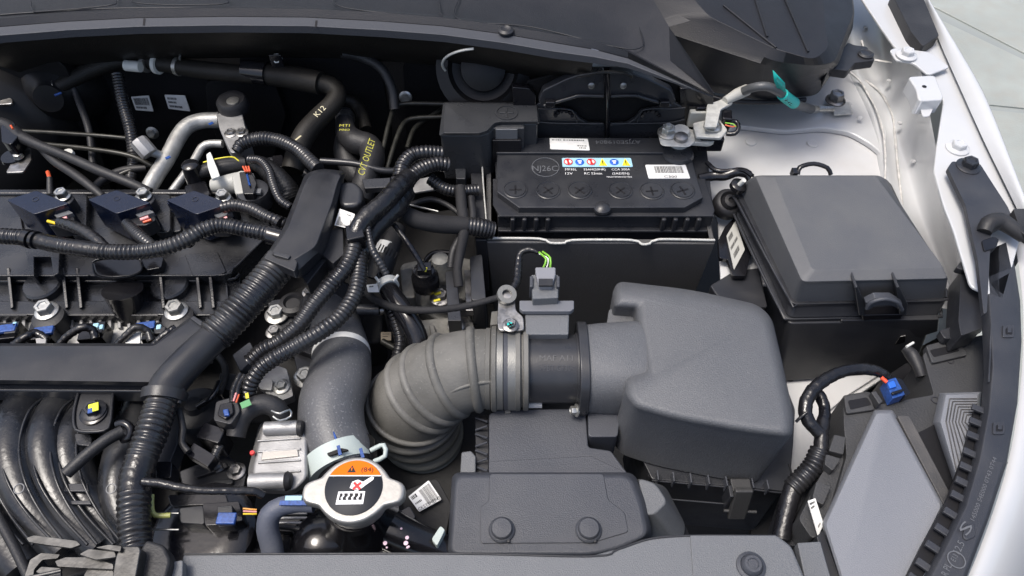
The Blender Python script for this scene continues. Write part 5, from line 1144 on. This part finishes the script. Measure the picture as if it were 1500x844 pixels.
# =================================================================== INTAKE MANIFOLD
im = thing('intake_manifold', (100, 680, -.03), 'black plastic intake manifold with curved parallel runners at the lower left', 'manifold')
ml = mat('manifold_plastic', (.011, .012, .015), .30, bump=.5, bscale=200, dust=.10, rvar=.08)
def mr(pts, r, nm='runner', m=ml, **k): return tp(nm, [(x, y, z, r) for x, y, z in pts], m, r, im, segs=30, **k)
mr([(14, 560, -.03), (-12, 600, -.02), (-30, 650, -.015), (-24, 710, -.02), (0, 770, -.03), (40, 830, -.045)], 34)
mr([(70, 570, -.02), (36, 602, -.008), (20, 650, -.002), (28, 700, -.006), (56, 752, -.016), (100, 805, -.03)], 31)
mr([(118, 570, -.02), (84, 602, -.010), (68, 650, -.004), (76, 700, -.010), (104, 750, -.02), (150, 800, -.035)], 29)
mr([(160, 580, -.03), (124, 612, -.018), (104, 652, -.012), (112, 700, -.018), (140, 745, -.028), (185, 790, -.04)], 30)
mr([(215, 580, -.03), (196, 625, -.022), (178, 680, -.018), (176, 730, -.022), (196, 780, -.032), (230, 820, -.045)], 28)
for pts in ([(40, 572), (14, 600), (-4, 640), (-2, 690), (14, 740), (45, 785)], [(92, 580), (60, 605), (44, 645), (46, 690), (66, 735), (104, 785)]):
    pass
for dx, k_, z_ in ((-56, 0, .002), (-8, 0, .008), (38, 0, .004), (76, -2, -.002)):
    for e_ in (-13, 11):
        pts = [(70+dx+e_*.9, 574+abs(e_)*.3), (40+dx+e_, 602), (24+dx+e_*1.1, 650), (31+dx+e_*1.1, 700), (58+dx+e_*.9, 750), (98+dx+e_*.6, 798)]
        tp('seam_rib', [(x, y, z_-(0 if 600 < y < 720 else .008)+.004) for x, y in pts], ml, 2.2, im, segs=8)
slab('plenum', [(-60, 575), (260, 570), (270, 640), (250, 800), (60, 860), (-60, 860)], -.06, .08, dark, im, r=.01, bevel=.004)
for x, y, s in ((28, 716, 'M'), (163, 716, 'M')):
    ringband('moulded_ring', (x, y, .018 if x < 99 else .004), V3((0, -.2, 1)), .0038, .0046, .0008, inkgray, im); 
slab('shelf', [(72, 720), (80, 708), (128, 708), (130, 720)], -.0, .003, satin, im, bevel=.0008); slab('shelf', [(86, 739), (96, 733), (132, 733), (134, 739)], -.002, .003, satin, im, bevel=.0008)
slab('bracket', [(112, 570), (120, 568), (166, 568), (164, 600), (160, 632), (110, 632), (108, 600)], .014, .006, plastic, im, r=.006, bevel=.002)
tp('bracket_rim', [(116, 572, .015), (109, 600, .015), (109, 624, .015), (118, 632, .015), (152, 631, .015), (161, 620, .015), (164, 590, .015), (166, 572, .015)], plastic, 2.4, im, segs=8)
lathe('bolt_pad', (138, 606, .014), [(.0125, 0), (.0125, .002), (.010, .003)], gloss, im)
bt_ = bolt('marked_bolt', (137, 601, .018), .0075, plastic, im); block(137, 597, .0262, .009, .009, .001, lime and mat('bright_yellow_paint', (.70, .72, .03), .5), 20, im, 'yellow_mark', .0005); block(132, 602, .0264, .004, .005, .001, blue, 20, im, 'blue_mark', 0)
slab('lug', [(108, 634), (134, 636), (134, 654), (112, 652)], .005, .02, ml, im, r=.004)
eh = thing('purge_hose', (140, 655, .02), 'black rubber purge hose poking out across the manifold runners', 'hose')
tp('hose', [(97, 694, .018, 9), (112, 680, .020, 9), (135, 660, .022, 9), (160, 642, .022, 9), (180, 632, .020, 9)], rubber, 9, eh, segs=20)
tp('loop', [(172, 622, .022), (182, 620, .024), (192, 628, .022), (190, 640, .018), (180, 644, .014)], gloss, 6, eh, segs=14)
# plastic strut frame behind the conduit
fr2 = thing('loom_frame', (262, 640, .0), 'black moulded loom frame beside the lower ribbed conduit', 'frame')
slab('panel', [(236, 600), (262, 606), (260, 650), (244, 690), (230, 690)], .006, .02, plastic, fr2, r=.003); slab('block', [(228, 676), (252, 676), (250, 700), (228, 702)], .010, .02, gloss, fr2, r=.002)

# =================================================================== BONNET LATCH (lower left corner)
oily = mat('oily_steel', (.085, .084, .082), .40, .8, bump=.4, bscale=180, var=.3, vscale=60, rvar=.1)
bl_ = thing('bonnet_latch', (110, 820, .04), 'greasy bare metal bonnet latch plates at the lower left corner', 'latch')
zL = .055
slab('top_plate', [(38, 788), (50, 784), (112, 792), (118, 798), (104, 803), (60, 797), (42, 794)], zL+.008, .003, oily, bl_, r=.0012, bevel=.001)
slab('plate', [(36, 844), (44, 820), (60, 810), (88, 812), (84, 818), (62, 820), (50, 834), (46, 860)], zL, .003, oily, bl_, r=.0012, bevel=.001)
for p_, z_ in (([(80, 822), (96, 816), (130, 816), (166, 826), (166, 834), (120, 832), (84, 830)], .004), ([(116, 812), (130, 804), (168, 808), (170, 816), (140, 820)], .010), ([(140, 802), (160, 798), (178, 800), (176, 808)], .014), ([(52, 838), (60, 830), (88, 832), (90, 850)], .0), ([(122, 844), (128, 834), (166, 836), (168, 852)], .0)):
    slab('plate', p_, zL+z_, .003, oily, bl_, r=.0012, bevel=.001)
tp('rod', [(44, 846, zL+.006), (90, 836, zL+.006)], oily, 3, bl_, segs=10)
slab('bent_bracket', [(164, 846), (170, 812), (180, 800), (204, 800), (206, 806), (196, 860), (164, 870)], zL+.010, .02, oily, bl_, r=.002, bevel=.001)
slab('black_flap', [(206, 802), (214, 790), (240, 798), (250, 820), (236, 870), (196, 870)], zL-.002, .02, rubber, bl_, r=.004, bevel=.003)
slab('grey_block', [(236, 844), (244, 824), (268, 820), (266, 870), (230, 870)], zL-.012, .01, lampm, bl_, r=.002)
tp('pipe_behind', [(-10, 745, .0, 7), (20, 800, .0, 7), (44, 850, .0, 7)], rubber, 7, bl_)
slab('panel', [(-40, 690), (14, 738), (-40, 740)], .0, .02, dark, bl_)

# =================================================================== SOLENOID CLUSTER between pipes and harness cover
so_ = thing('solenoid_valve', (345, 270, .01), 'beige solenoid valve with a black plug and orange wires right of the coils', 'valve')
tp('pipe', [(292, 254, .012, 8), (310, 247, .014, 11), (335, 243, .014, 12.5), (360, 240, .012, 12.5)], rubber, 12, so_, segs=22)
slab('strap', [(302, 226), (308, 222), (318, 246), (322, 258), (310, 262), (304, 244)], .034, .004, whitepl, so_, r=.002, bevel=.001)
tp('body', [(312, 272, .008, 10), (330, 270, .010, 13), (350, 268, .010, 16), (366, 270, .008, 18)], beige, 14, so_, segs=26)
slab('top', [(338, 256), (352, 248), (372, 252), (374, 280), (344, 284)], .024, .012, beige, so_, r=.005, bevel=.003)
slab('plug', [(350, 252), (368, 250), (376, 268), (372, 284), (356, 284)], .032, .014, gloss, so_, r=.002, bevel=.001)
tp('blue_stripe', [(362, 256, .034), (366, 272, .034)], blue, 1.6, so_, segs=6)
for k in range(3): tp('orange_wire', [(356+k*4, 244, .034), (360+k*3, 252, .034)], wirered, 1.5, so_, segs=6)
tp('yellow_wire', [(298, 238, .026), (316, 233, .03), (340, 230, .03), (350, 236, .03)], yellow, 1, so_, segs=6)
lathe('black_knob', (283, 252, .014), [(.013, -.02), (.011, 0), (.010, .012), (.007, .014)], gloss, so_)
slab('black_foot', [(270, 272), (300, 264), (308, 284), (300, 292), (272, 288)], .006, .02, gloss, so_, r=.004)
lathe('oil_cap', (372, 284, .016), [(.019, -.015), (.020, 0), (.018, .006), (.006, .007)], satin, so_); block(372, 281, .026, .018, .008, .004, lampm, 0, so_, 'tab')

# =================================================================== SMALLER THINGS IN THE GAPS
random.seed(21)
def nest(label, loc, cat, name, items):
    t = thing(name, loc, label, cat)
    for it in items:
        k = it[0]
        if k == 's': slab(it[1], it[2], it[3], it[4], it[5], t, r=.003, bevel=.0015)
        elif k == 't': tp(it[1], it[2], it[4], it[3], t, segs=14)
        elif k == 'c': tp(it[1], it[2], conduit, it[3], t, corr=(.004, .14), segs=16)
        elif k == 'b': bolt('bolt', it[1], it[2], it[3], t)
        elif k == 'l': lathe(it[1], it[2], it[3], it[4], t)
    return t
nest('black bracket with two bolts under the two looping conduits', (410, 470, -.03), 'bracket', 'engine_bracket', [
 ('s', 'plate', [(392, 440), (424, 436), (436, 470), (420, 500), (396, 496)], -.055, .02, satin), ('s', 'arm', [(420, 480), (462, 500), (456, 520), (414, 504)], -.05, .015, plastic),
 ('b', (402, 486, -.052), .0065, steel), ('l', 'collar', (430, 448, -.05), [(.016, 0), (.015, .006), (.010, .008), (.008, .004)], rubber)])
nest('silver tab bracket with a bolt behind the ribbed conduits', (385, 580, -.02), 'bracket', 'engine_bracket', [
 ('s', 'plate', [(362, 520), (420, 540), (430, 580), (404, 590), (376, 562)], -.045, .012, cast), ('s', 'web', [(372, 548), (400, 556), (398, 572), (380, 570)], -.040, .006, cast), ('b', (412, 566, -.043), .006, zinc)])
nest('round black flange with a ribbed rim above the radiator hose', (470, 440, -.04), 'flange', 'hose_flange', [
 ('l', 'flange', (484, 448, -.045), [(.034, -.02), (.034, .004), (.030, .008), (.024, .008)], plastic), ('b', (452, 428, -.038), .005, steel), ('b', (512, 436, -.038), .005, steel)])
nest('dark ribbed bracket rack below the big slanting conduit', (370, 500, -.03), 'bracket', 'engine_bracket', [
 ('s', 'rack', [(340, 520), (366, 500), (376, 520), (352, 545)], -.03, .03, satin), ('s', 'rack', [(322, 545), (350, 548), (346, 572), (318, 570)], -.02, .03, plastic), ('t', 'pipe', [(310, 510, -.03), (330, 540, -.02), (322, 575, -.01)], 5, rubber)])
nest('black valve block with small bolts left of the thermostat housing', (330, 690, -.04), 'valve block', 'valve_block', [
 ('s', 'block', [(262, 690), (332, 664), (362, 690), (356, 722), (270, 730)], -.045, .04, satin), ('s', 'ridge', [(282, 690), (330, 676), (334, 684), (286, 700)], -.040, .01, plastic),
 ('s', 'ridge', [(290, 708), (340, 700), (342, 708), (294, 716)], -.040, .01, plastic), ('b', (346, 690, -.043), .006, steel), ('c', 'short_conduit', [(322, 690, -.02), (314, 672, -.012), (322, 652, -.01)], 7)])
nest('black vacuum actuator can with a bent pipe below the wiring duct', (280, 615, -.02), 'actuator', 'vacuum_actuator', [
 ('l', 'can', (288, 600, -.03), [(.026, -.03), (.026, -.002), (.023, .003), (.010, .004), (.008, .012)], plastic), ('t', 'pipe', [(290, 596, -.016), (312, 580, -.008), (322, 560, -.01)], 5, gloss)])
nest('dark engine mount casting with a bolt beside the battery box', (640, 480, -.06), 'mount', 'engine_mount', [
 ('s', 'casting', [(600, 470), (690, 462), (700, 500), (690, 540), (620, 560)], -.085, .05, MATS['dusty_casting']), ('s', 'rib', [(628, 475), (636, 475), (650, 540), (640, 542)], -.078, .01, MATS['dusty_casting']),
 ('s', 'rib', [(604, 500), (690, 486), (690, 492), (606, 508)], -.078, .01, MATS['dusty_casting']), ('b', (668, 476, -.08), .007, steel), ('t', 'pipe', [(560, 500, -.06), (590, 520, -.06), (600, 560, -.06)], 5, olive)])
nest('pair of black pipes crossing behind the harness cover', (420, 210, -.03), 'pipe', 'vacuum_pipe', [
 ('t', 'pipe', [(350, 255, -.02), (400, 236, -.03), (440, 250, -.03), (500, 290, -.04)], 6, satin), ('t', 'pipe', [(470, 236, .0), (520, 240, .0), (560, 250, -.005), (600, 250, -.01)], 5, satin),
 ('s', 'clip', [(398, 228), (414, 226), (416, 244), (400, 246)], -.018, .01, gloss)])
nest('white tipped clip and black hoses in the shade under the terminal cover', (620, 280, -.02), 'hose', 'vacuum_hose', [
 ('t', 'hose', [(600, 300, -.02), (630, 292, -.02), (655, 300, -.025), (676, 316, -.03)], 4, rubber), ('t', 'rod', [(600, 300, -.01), (642, 310, -.012)], 1.6, zinc), ('s', 'plate', [(602, 264), (640, 256), (644, 276), (606, 282)], -.03, .004, cast)])
nest('dark wiring hanging on the firewall between the two white stickers', (200, 200, .0), 'wiring', 'firewall_wiring', [
 ('c', 'conduit', [(172, 110, .04), (180, 150, .02), (192, 195, .0), (196, 235, -.02), (190, 270, -.03)], 9), ('t', 'hose', [(95, 100, .05), (112, 140, .02), (130, 190, .0), (136, 240, -.02)], 5, rubber)])
nest('dark curved hose on the firewall behind the CVT hose', (560, 120, .02), 'hose', 'firewall_hose', [
 ('t', 'hose', [(500, 78, .07), (530, 84, .06), (558, 100, .05), (574, 130, .03), (578, 160, .01)], 7, rubber), ('t', 'hose', [(470, 160, .0), (500, 146, .0), (525, 156, -.01), (536, 190, -.02)], 9, brownrub)])

# shiny moulded edges and extra relief on the valve cover
for z_, pts in ((zv-.011, [(-30, 462), (40, 462)]), (zv-.011, [(98, 462), (232, 462)]), (zv-.011, [(284, 462), (346, 461)]), (zv+.0005, [(-30, 404), (130, 404)]), (zv+.0005, [(210, 404), (326, 403), (342, 392)])):
    tp('moulded_edge', [(x, y, z_) for x, y in pts], engm, 1.5, en, segs=8)
slab('pocket', [(14, 318), (30, 316), (34, 340), (14, 342)], zv+.004, .01, engm, en, r=.003); slab('pocket', [(232, 320), (262, 316), (266, 338), (236, 342)], zv+.004, .01, engm, en, r=.004)
slab('pocket', [(118, 346), (140, 346), (140, 356), (118, 356)], zv+.003, .01, engm, en, r=.003)
for x in (44, 168, 206, 330):
    slab('web', [(x, 414), (x+2.5, 414), (x+4.5, 440), (x+2, 440)], zv-.009, .012, engm, en, bevel=.0005)
tp('collar_rim', [(136, 384, zv+.018), (150, 378, zv+.019), (190, 376, zv+.019), (206, 381, zv+.018), (208, 396, zv+.010), (190, 405, zv+.004), (160, 407, zv+.004), (140, 403, zv+.008), (136, 386, zv+.017)], gloss, 1.6, en, segs=8)
sc_ = thing('cable_tie', (300, 330, .05), 'small black cable tie clips holding the ribbed conduit by the harness cover', 'clip')
for x, y, z_ in ((410, 328, .040), (404, 346, .044)):
    tp('tie', [(x-2, y-2, z_, 13 if y > 340 else 10.5), (x+2, y, z_, 13 if y > 340 else 10.5)], gloss, 12, sc_, segs=18)

# labels and print on the radiator hose band, small moulded relief on the air filter lid

# =================================================================== RIGHT FRONT: BRACKETS, STRIP, HEADLAMP
fbk = thing('wing_brace', (1410, 320, .045), 'black bent brace bolted on the white wing flange above the headlamp', 'brace')
slab('arm', [(1388, 246), (1395, 236), (1409, 238), (1411, 234), (1421, 234), (1424, 238), (1436, 240), (1450, 262), (1476, 302), (1498, 350), (1470, 330), (1452, 340), (1446, 458), (1441, 460), (1432, 380), (1414, 300)], .050, .006, trim, fbk, r=.003, bevel=.0015)
slab('inner_web', [(1408, 395), (1428, 380), (1440, 440), (1442, 480), (1408, 492), (1404, 470)], .02, .03, plastic, fbk, r=.003, bevel=.002)
slab('flange', [(1400, 392), (1410, 380), (1424, 372), (1430, 384), (1412, 396)], .028, .008, plastic, fbk, r=.003)
bolt('bolt', (1419, 243, .051), .0085, satin, fbk, flange=1.6, h=.009)
slab('wedge', [(1376, 484), (1404, 475), (1442, 466), (1444, 480), (1400, 496), (1384, 496)], .000, .01, plastic, fbk, r=.003, bevel=.001)
nub = thing('rubber_stop', (1458, 335, .05), 'dark rounded rubber stop lying on the seal strip at the right edge', 'stop')
tp('body', [(1442, 340, .052, 10), (1448, 328, .056, 12), (1464, 324, .056, 13), (1482, 334, .054, 11), (1500, 348, .05, 9)], rubber, 12, nub, segs=24)
slab('foot', [(1438, 352), (1456, 346), (1464, 350), (1460, 362), (1442, 368)], .052, .01, gloss, nub, r=.003, bevel=.002)
slab('end_block', [(1484, 306), (1510, 305), (1510, 350), (1496, 340)], .058, .01, rubber, nub, r=.002)

strip = thing('seal_strip', (1470, 600, .03), 'long curved black trim strip with moulded lettering between headlamp and white bumper', 'trim')
Lf = [(1440, 368), (1443, 420), (1447, 480), (1450, 540), (1445, 600), (1432, 670), (1412, 740), (1382, 800), (1350, 860), (1310, 930)]
Rt = [(1478, 352), (1488, 395), (1495, 440), (1497, 500), (1491, 590), (1475, 680), (1449, 760), (1415, 850), (1393, 900), (1367, 940)]
zs_ = .032
m0 = Q(Lf, zs_-.001); m1 = Q([(a*.9+c*.1, b*.9+d*.1) for (a, b), (c, d) in zip(Lf, Rt)], zs_+.002); m2 = Q([(a*.12+c*.88, b*.12+d*.88) for (a, b), (c, d) in zip(Lf, Rt)], zs_+.002); m3 = Q(Rt, zs_-.001)
R4 = [m0, m1, m2, m3, [p-V3((0, 0, .012)) for p in m3], [p-V3((0, 0, .012)) for p in m0]]
n = len(Lf); V = [p for r in R4 for p in r]
obj('strip', V, [(k*n+j, k*n+j+1, ((k+1) % 6)*n+j+1, ((k+1) % 6)*n+j) for k in range(6) for j in range(n-1)]+[tuple(k*n for k in range(6)), tuple(k*n+n-1 for k in range(6))], trim, strip, bevel=.001, sharp=40)
# comb of teeth along the lower left edge
cres = lambda pts, k: None
edgeL = cr([(P(x, y, zs_-.004), 1) for x, y in Lf[4:]], .004)
acc = 0; last = None
for i, (p, _) in enumerate(edgeL):
    if last is None or (p-last).length > .0155:
        t = (edgeL[min(i+1, len(edgeL)-1)][0]-edgeL[max(i-1, 0)][0]).normalized(); nn = t.cross(Z).normalized()
        if nn.x > 0: nn = -nn
        if last is not None or True:
            ang = math.degrees(math.atan2(nn.y, nn.x))
            box('tooth', p+nn*.005-Z*.004, (.012, .0065, .003), trim, strip, rz=ang, bevel=.0008)
        last = p
slab('comb_base', [(1428, 600), (1440, 600), (1426, 680), (1404, 750), (1372, 812), (1330, 880), (1310, 880), (1350, 800), (1388, 730), (1410, 670)], zs_-.014, .004, ink, strip, bevel=0)
for x, y, r_ in ((1478, 485, 0), (1464, 627, -8)):
    o_ = slab('slot_rim', [(x-9, y-9), (x+9, y-9), (x+8, y+9), (x-9, y+9)], zs_+.0035, .003, trim, strip, r=.002, bevel=.001)
    slab('slot_hole', [(x-5, y-4), (x+5, y-4), (x+5, y+5), (x-5, y+5)], zs_+.0037, .001, ink, o_, r=.001, bevel=0); slab('slot_tongue', [(x-2, y-6), (x+4, y-6), (x+4, y+2), (x-2, y+2)], zs_+.0045, .001, trim, o_, bevel=.0003)
o_ = slab('slot_rim', [(1414, 768), (1428, 766), (1430, 786), (1416, 792), (1410, 786)], zs_+.0035, .003, trim, strip, r=.003, bevel=.001)
text('lettering', 'S', P(1416, 786, zs_+.004), P(1426, 772, zs_+.004), inkgray, o_, up=V3((-1, .3, 0)), h=.008)
def st_text(s, a_, b_, h): return text('lettering', s, P(*a_, zs_+.0023), P(*b_, zs_+.0023), inkgray, strip, up=V3((-1, .6, 0)), h=h)
st_text('R PL', (1388, 846), (1394, 829), .0055); st_text('12.5', (1405, 813), (1413, 797), .0055)
st_text('145000 S4E000 0T43 0T44', (1427, 764), (1460, 672), .0035)
ringband('approval_ring', (1401, 820, zs_+.0026), Z, .0062, .0070, .0006, inkgray, strip, n=30); st_text('E13', (1399, 824), (1403, 815), .004)
tp('inner_bead', [(1452, 470, zs_+.002), (1451, 500, zs_+.002), (1448, 560, zs_+.002)], trim, 1.4, strip, segs=6)

hl = thing('headlamp', (1300, 720, -.02), 'headlamp housing seen from above with a smooth grey diamond shaped top panel', 'headlamp')
zp_ = .0
slab('housing', [(1235, 579), (1270, 573), (1278, 576), (1288, 592), (1310, 588), (1368, 578), (1352, 520), (1366, 505), (1442, 490), (1448, 560), (1440, 640), (1400, 740), (1330, 860), (1215, 900), (1205, 790), (1240, 668), (1236, 620)], zp_-.016, .06, mat('housing_plastic', (.034, .035, .038), .55, bump=.8, bscale=500, dust=.25, dustcol=(.07, .07, .07)), hl, r=.003, bevel=.002)
lpm = mat('lamp_top', (.18, .187, .205), .45, bump=.7, bscale=1100, rvar=.04)
loft('diamond_panel', [([(1284, 606), (1303, 606), (1378, 742), (1325, 850), (1300, 905), (1262, 905), (1236, 850), (1210, 768)], zp_+.012), ([(1282, 603), (1306, 603), (1382, 742), (1328, 854), (1300, 915), (1258, 915), (1232, 850), (1206, 768)], zp_+.009), ([(1280, 600), (1308, 600), (1386, 744), (1330, 860), (1300, 925), (1255, 925), (1230, 855), (1203, 768)], zp_-.02)], lpm, hl, r=.003, bevel=.0008)
slab('side_flange', [(1314, 609), (1332, 608), (1392, 722), (1394, 740), (1384, 742)], zp_+.002, .02, dusty, hl, r=.002, bevel=.001)
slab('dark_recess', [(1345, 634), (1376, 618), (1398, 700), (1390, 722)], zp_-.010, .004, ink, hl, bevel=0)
loft('striped_panel', [([(1386, 579), (1432, 578), (1429, 622), (1402, 700), (1378, 618)], zp_+.012), ([(1383, 576), (1436, 575), (1432, 624), (1402, 706), (1374, 618)], zp_+.009), ([(1376, 576), (1438, 574), (1434, 628), (1400, 720), (1366, 620)], zp_-.015)], lpm, hl, r=.001, bevel=.0006)
for k in range(7):
    d_ = 5+k*4.6
    pts = [(1386+d_*.75+3, 620+d_*.2-k*.2-2+40-k*3.0), (1380+d_+1, 617+k*.3), (1387+d_*.9, 580+d_*.85), (1431, 580+d_*.85)]
    pts[0] = (1402+k*4.0, 694-k*10.5)
    tp('ridge', [(x, y, zp_+.0125) for x, y in pts[:2]], dusty, .9, hl, segs=6); tp('ridge', [(x, y, zp_+.0125) for x, y in pts[1:3]], dusty, .9, hl, segs=6); tp('ridge', [(x, y, zp_+.0125) for x, y in pts[2:]], dusty, .9, hl, segs=6)
hm = MATS['housing_plastic']
for nm, p_ in (('slot_frame', [(1236, 580), (1268, 574), (1274, 580), (1282, 600), (1240, 606)]), ('slot_frame', [(1356, 506), (1402, 494), (1418, 520), (1366, 532)])):
    o_ = slab(nm, p_, zp_-.012, .01, hm, hl, r=.003, bevel=.002)
slab('slot_hole', [(1242, 587), (1270, 582), (1277, 593), (1246, 600)], zp_-.0115, .001, ink, hl, r=.002, bevel=0); slab('slot_hole', [(1362, 513), (1398, 505), (1406, 514), (1368, 523)], zp_-.0115, .001, ink, hl, r=.002, bevel=0)
for x, y in ((1392, 528), (1376, 527), (1370, 586)): ringband('moulded_ring', (x, y, zp_-.0155), Z, .003, .004, .0008, dimgray, hl)
slab('tab', [(1276, 574), (1283, 572), (1294, 588), (1288, 592)], zp_-.004, .01, hm, hl)
slab('side_panel', [(1238, 640), (1270, 620), (1212, 770), (1205, 780), (1190, 790), (1170, 760), (1200, 700)], zp_-.024, .05, hm, hl, r=.004, bevel=.002)
for p_ in ([(1210, 665), (1232, 672), (1220, 690), (1208, 680)], [(1196, 705), (1218, 712), (1206, 740), (1190, 730)], [(1222, 636), (1240, 640), (1236, 666), (1214, 660)]): slab('step', p_, zp_-.014, .02, hm, hl, r=.002, bevel=.0015)
sticker('white_sticker', [P(1183, 734, zp_-.01), P(1194, 730, zp_-.01), P(1206, 768, zp_-.016), P(1198, 786, zp_-.016)], paper, hl, None, [(.1, .08, .8, .14), (.1, .2, .6, .26), (.3, .8, .7, .86)])
slab('lower_arm', [(1196, 786), (1206, 776), (1240, 870), (1222, 880)], zp_+.002, .02, plastic, hl)
bb = thing('lamp_bracket', (1350, 540, -.03), 'black hooked bracket edge behind the blue connector', 'bracket')
slab('rail', [(1140, 760), (1160, 700), (1205, 640), (1216, 660), (1190, 760), (1180, 800), (1140, 800)], -.06, .04, plastic, bb, r=.004, bevel=.003)
tp('hook', [(1326, 510, -.02, 7), (1334, 518, -.02, 9), (1344, 534, -.022, 9), (1350, 552, -.026, 8)], rubber, 8, bb, lump=.1)
slab('dark_gap', [(1290, 556), (1330, 530), (1350, 560), (1352, 578), (1300, 590)], -.075, .05, ink, bb, r=.004)
tp('small_tab', [(1328, 508, .0), (1338, 502, .0)], whitepl, 2, bb, segs=8)

fh = thing('lamp_wiring', (1200, 620, -.02), 'taped black wiring loom looping to a blue connector beside the headlamp', 'wiring')
tp('loop', [(1303, 556, -.006, 7), (1290, 546, .0, 8), (1270, 541, .004, 9), (1245, 542, .006, 9), (1220, 550, .006, 9.5), (1196, 566, .004, 10), (1182, 586, .0, 10.5), (1180, 606, -.004, 10.5), (1188, 622, -.008, 10), (1200, 634, -.012, 10)], tape, 10, fh, helix=(.011, .10), segs=20)
tp('loop', [(1190, 570, -.012, 8), (1202, 582, -.014, 9), (1208, 600, -.016, 9), (1206, 618, -.016, 10), (1202, 636, -.016, 11)], tape, 9, fh, helix=(.011, .12), segs=18, lump=.05)
tp('trunk', [(1202, 630, -.014, 10), (1203, 650, -.018, 11), (1200, 668, -.022, 12)], tape, 10, fh, helix=(.010, .10), segs=18)
tp('conduit', [(1201, 660, -.022, 15), (1190, 684, -.028, 15.5), (1172, 704, -.034, 15.5), (1160, 716, -.038, 15)], conduit, 15, fh, corr=(.0045, .14), segs=24)
tp('trunk', [(1162, 712, -.038, 13), (1156, 735, -.044, 14), (1150, 760, -.05, 14), (1144, 790, -.056, 14)], tape, 14, fh, helix=(.010, .06), segs=20)
tp('tail', [(1182, 604, .004), (1172, 612, .0), (1166, 618, -.004)], tape, 2.4, fh, segs=8)
bx = slab('blue_connector', [(1296, 558), (1312, 553), (1326, 578), (1308, 584)], .0, .014, blue, fh, r=.001, bevel=.001)
slab('latch', [(1300, 560), (1310, 557), (1314, 566), (1304, 569)], .003, .003, MATS['sign_blue'], bx); slab('bridge', [(1306, 574), (1322, 569), (1324, 573), (1308, 578)], .004, .003, gloss, bx)
slab('socket', [(1312, 553), (1322, 556), (1334, 576), (1326, 580)], -.002, .016, gloss, fh, r=.001)
tp('red_wire', [(1291, 553, .004), (1299, 560, .003)], mat('bright_red_wire', (.75, .08, .03), .4), 3, fh, segs=8)
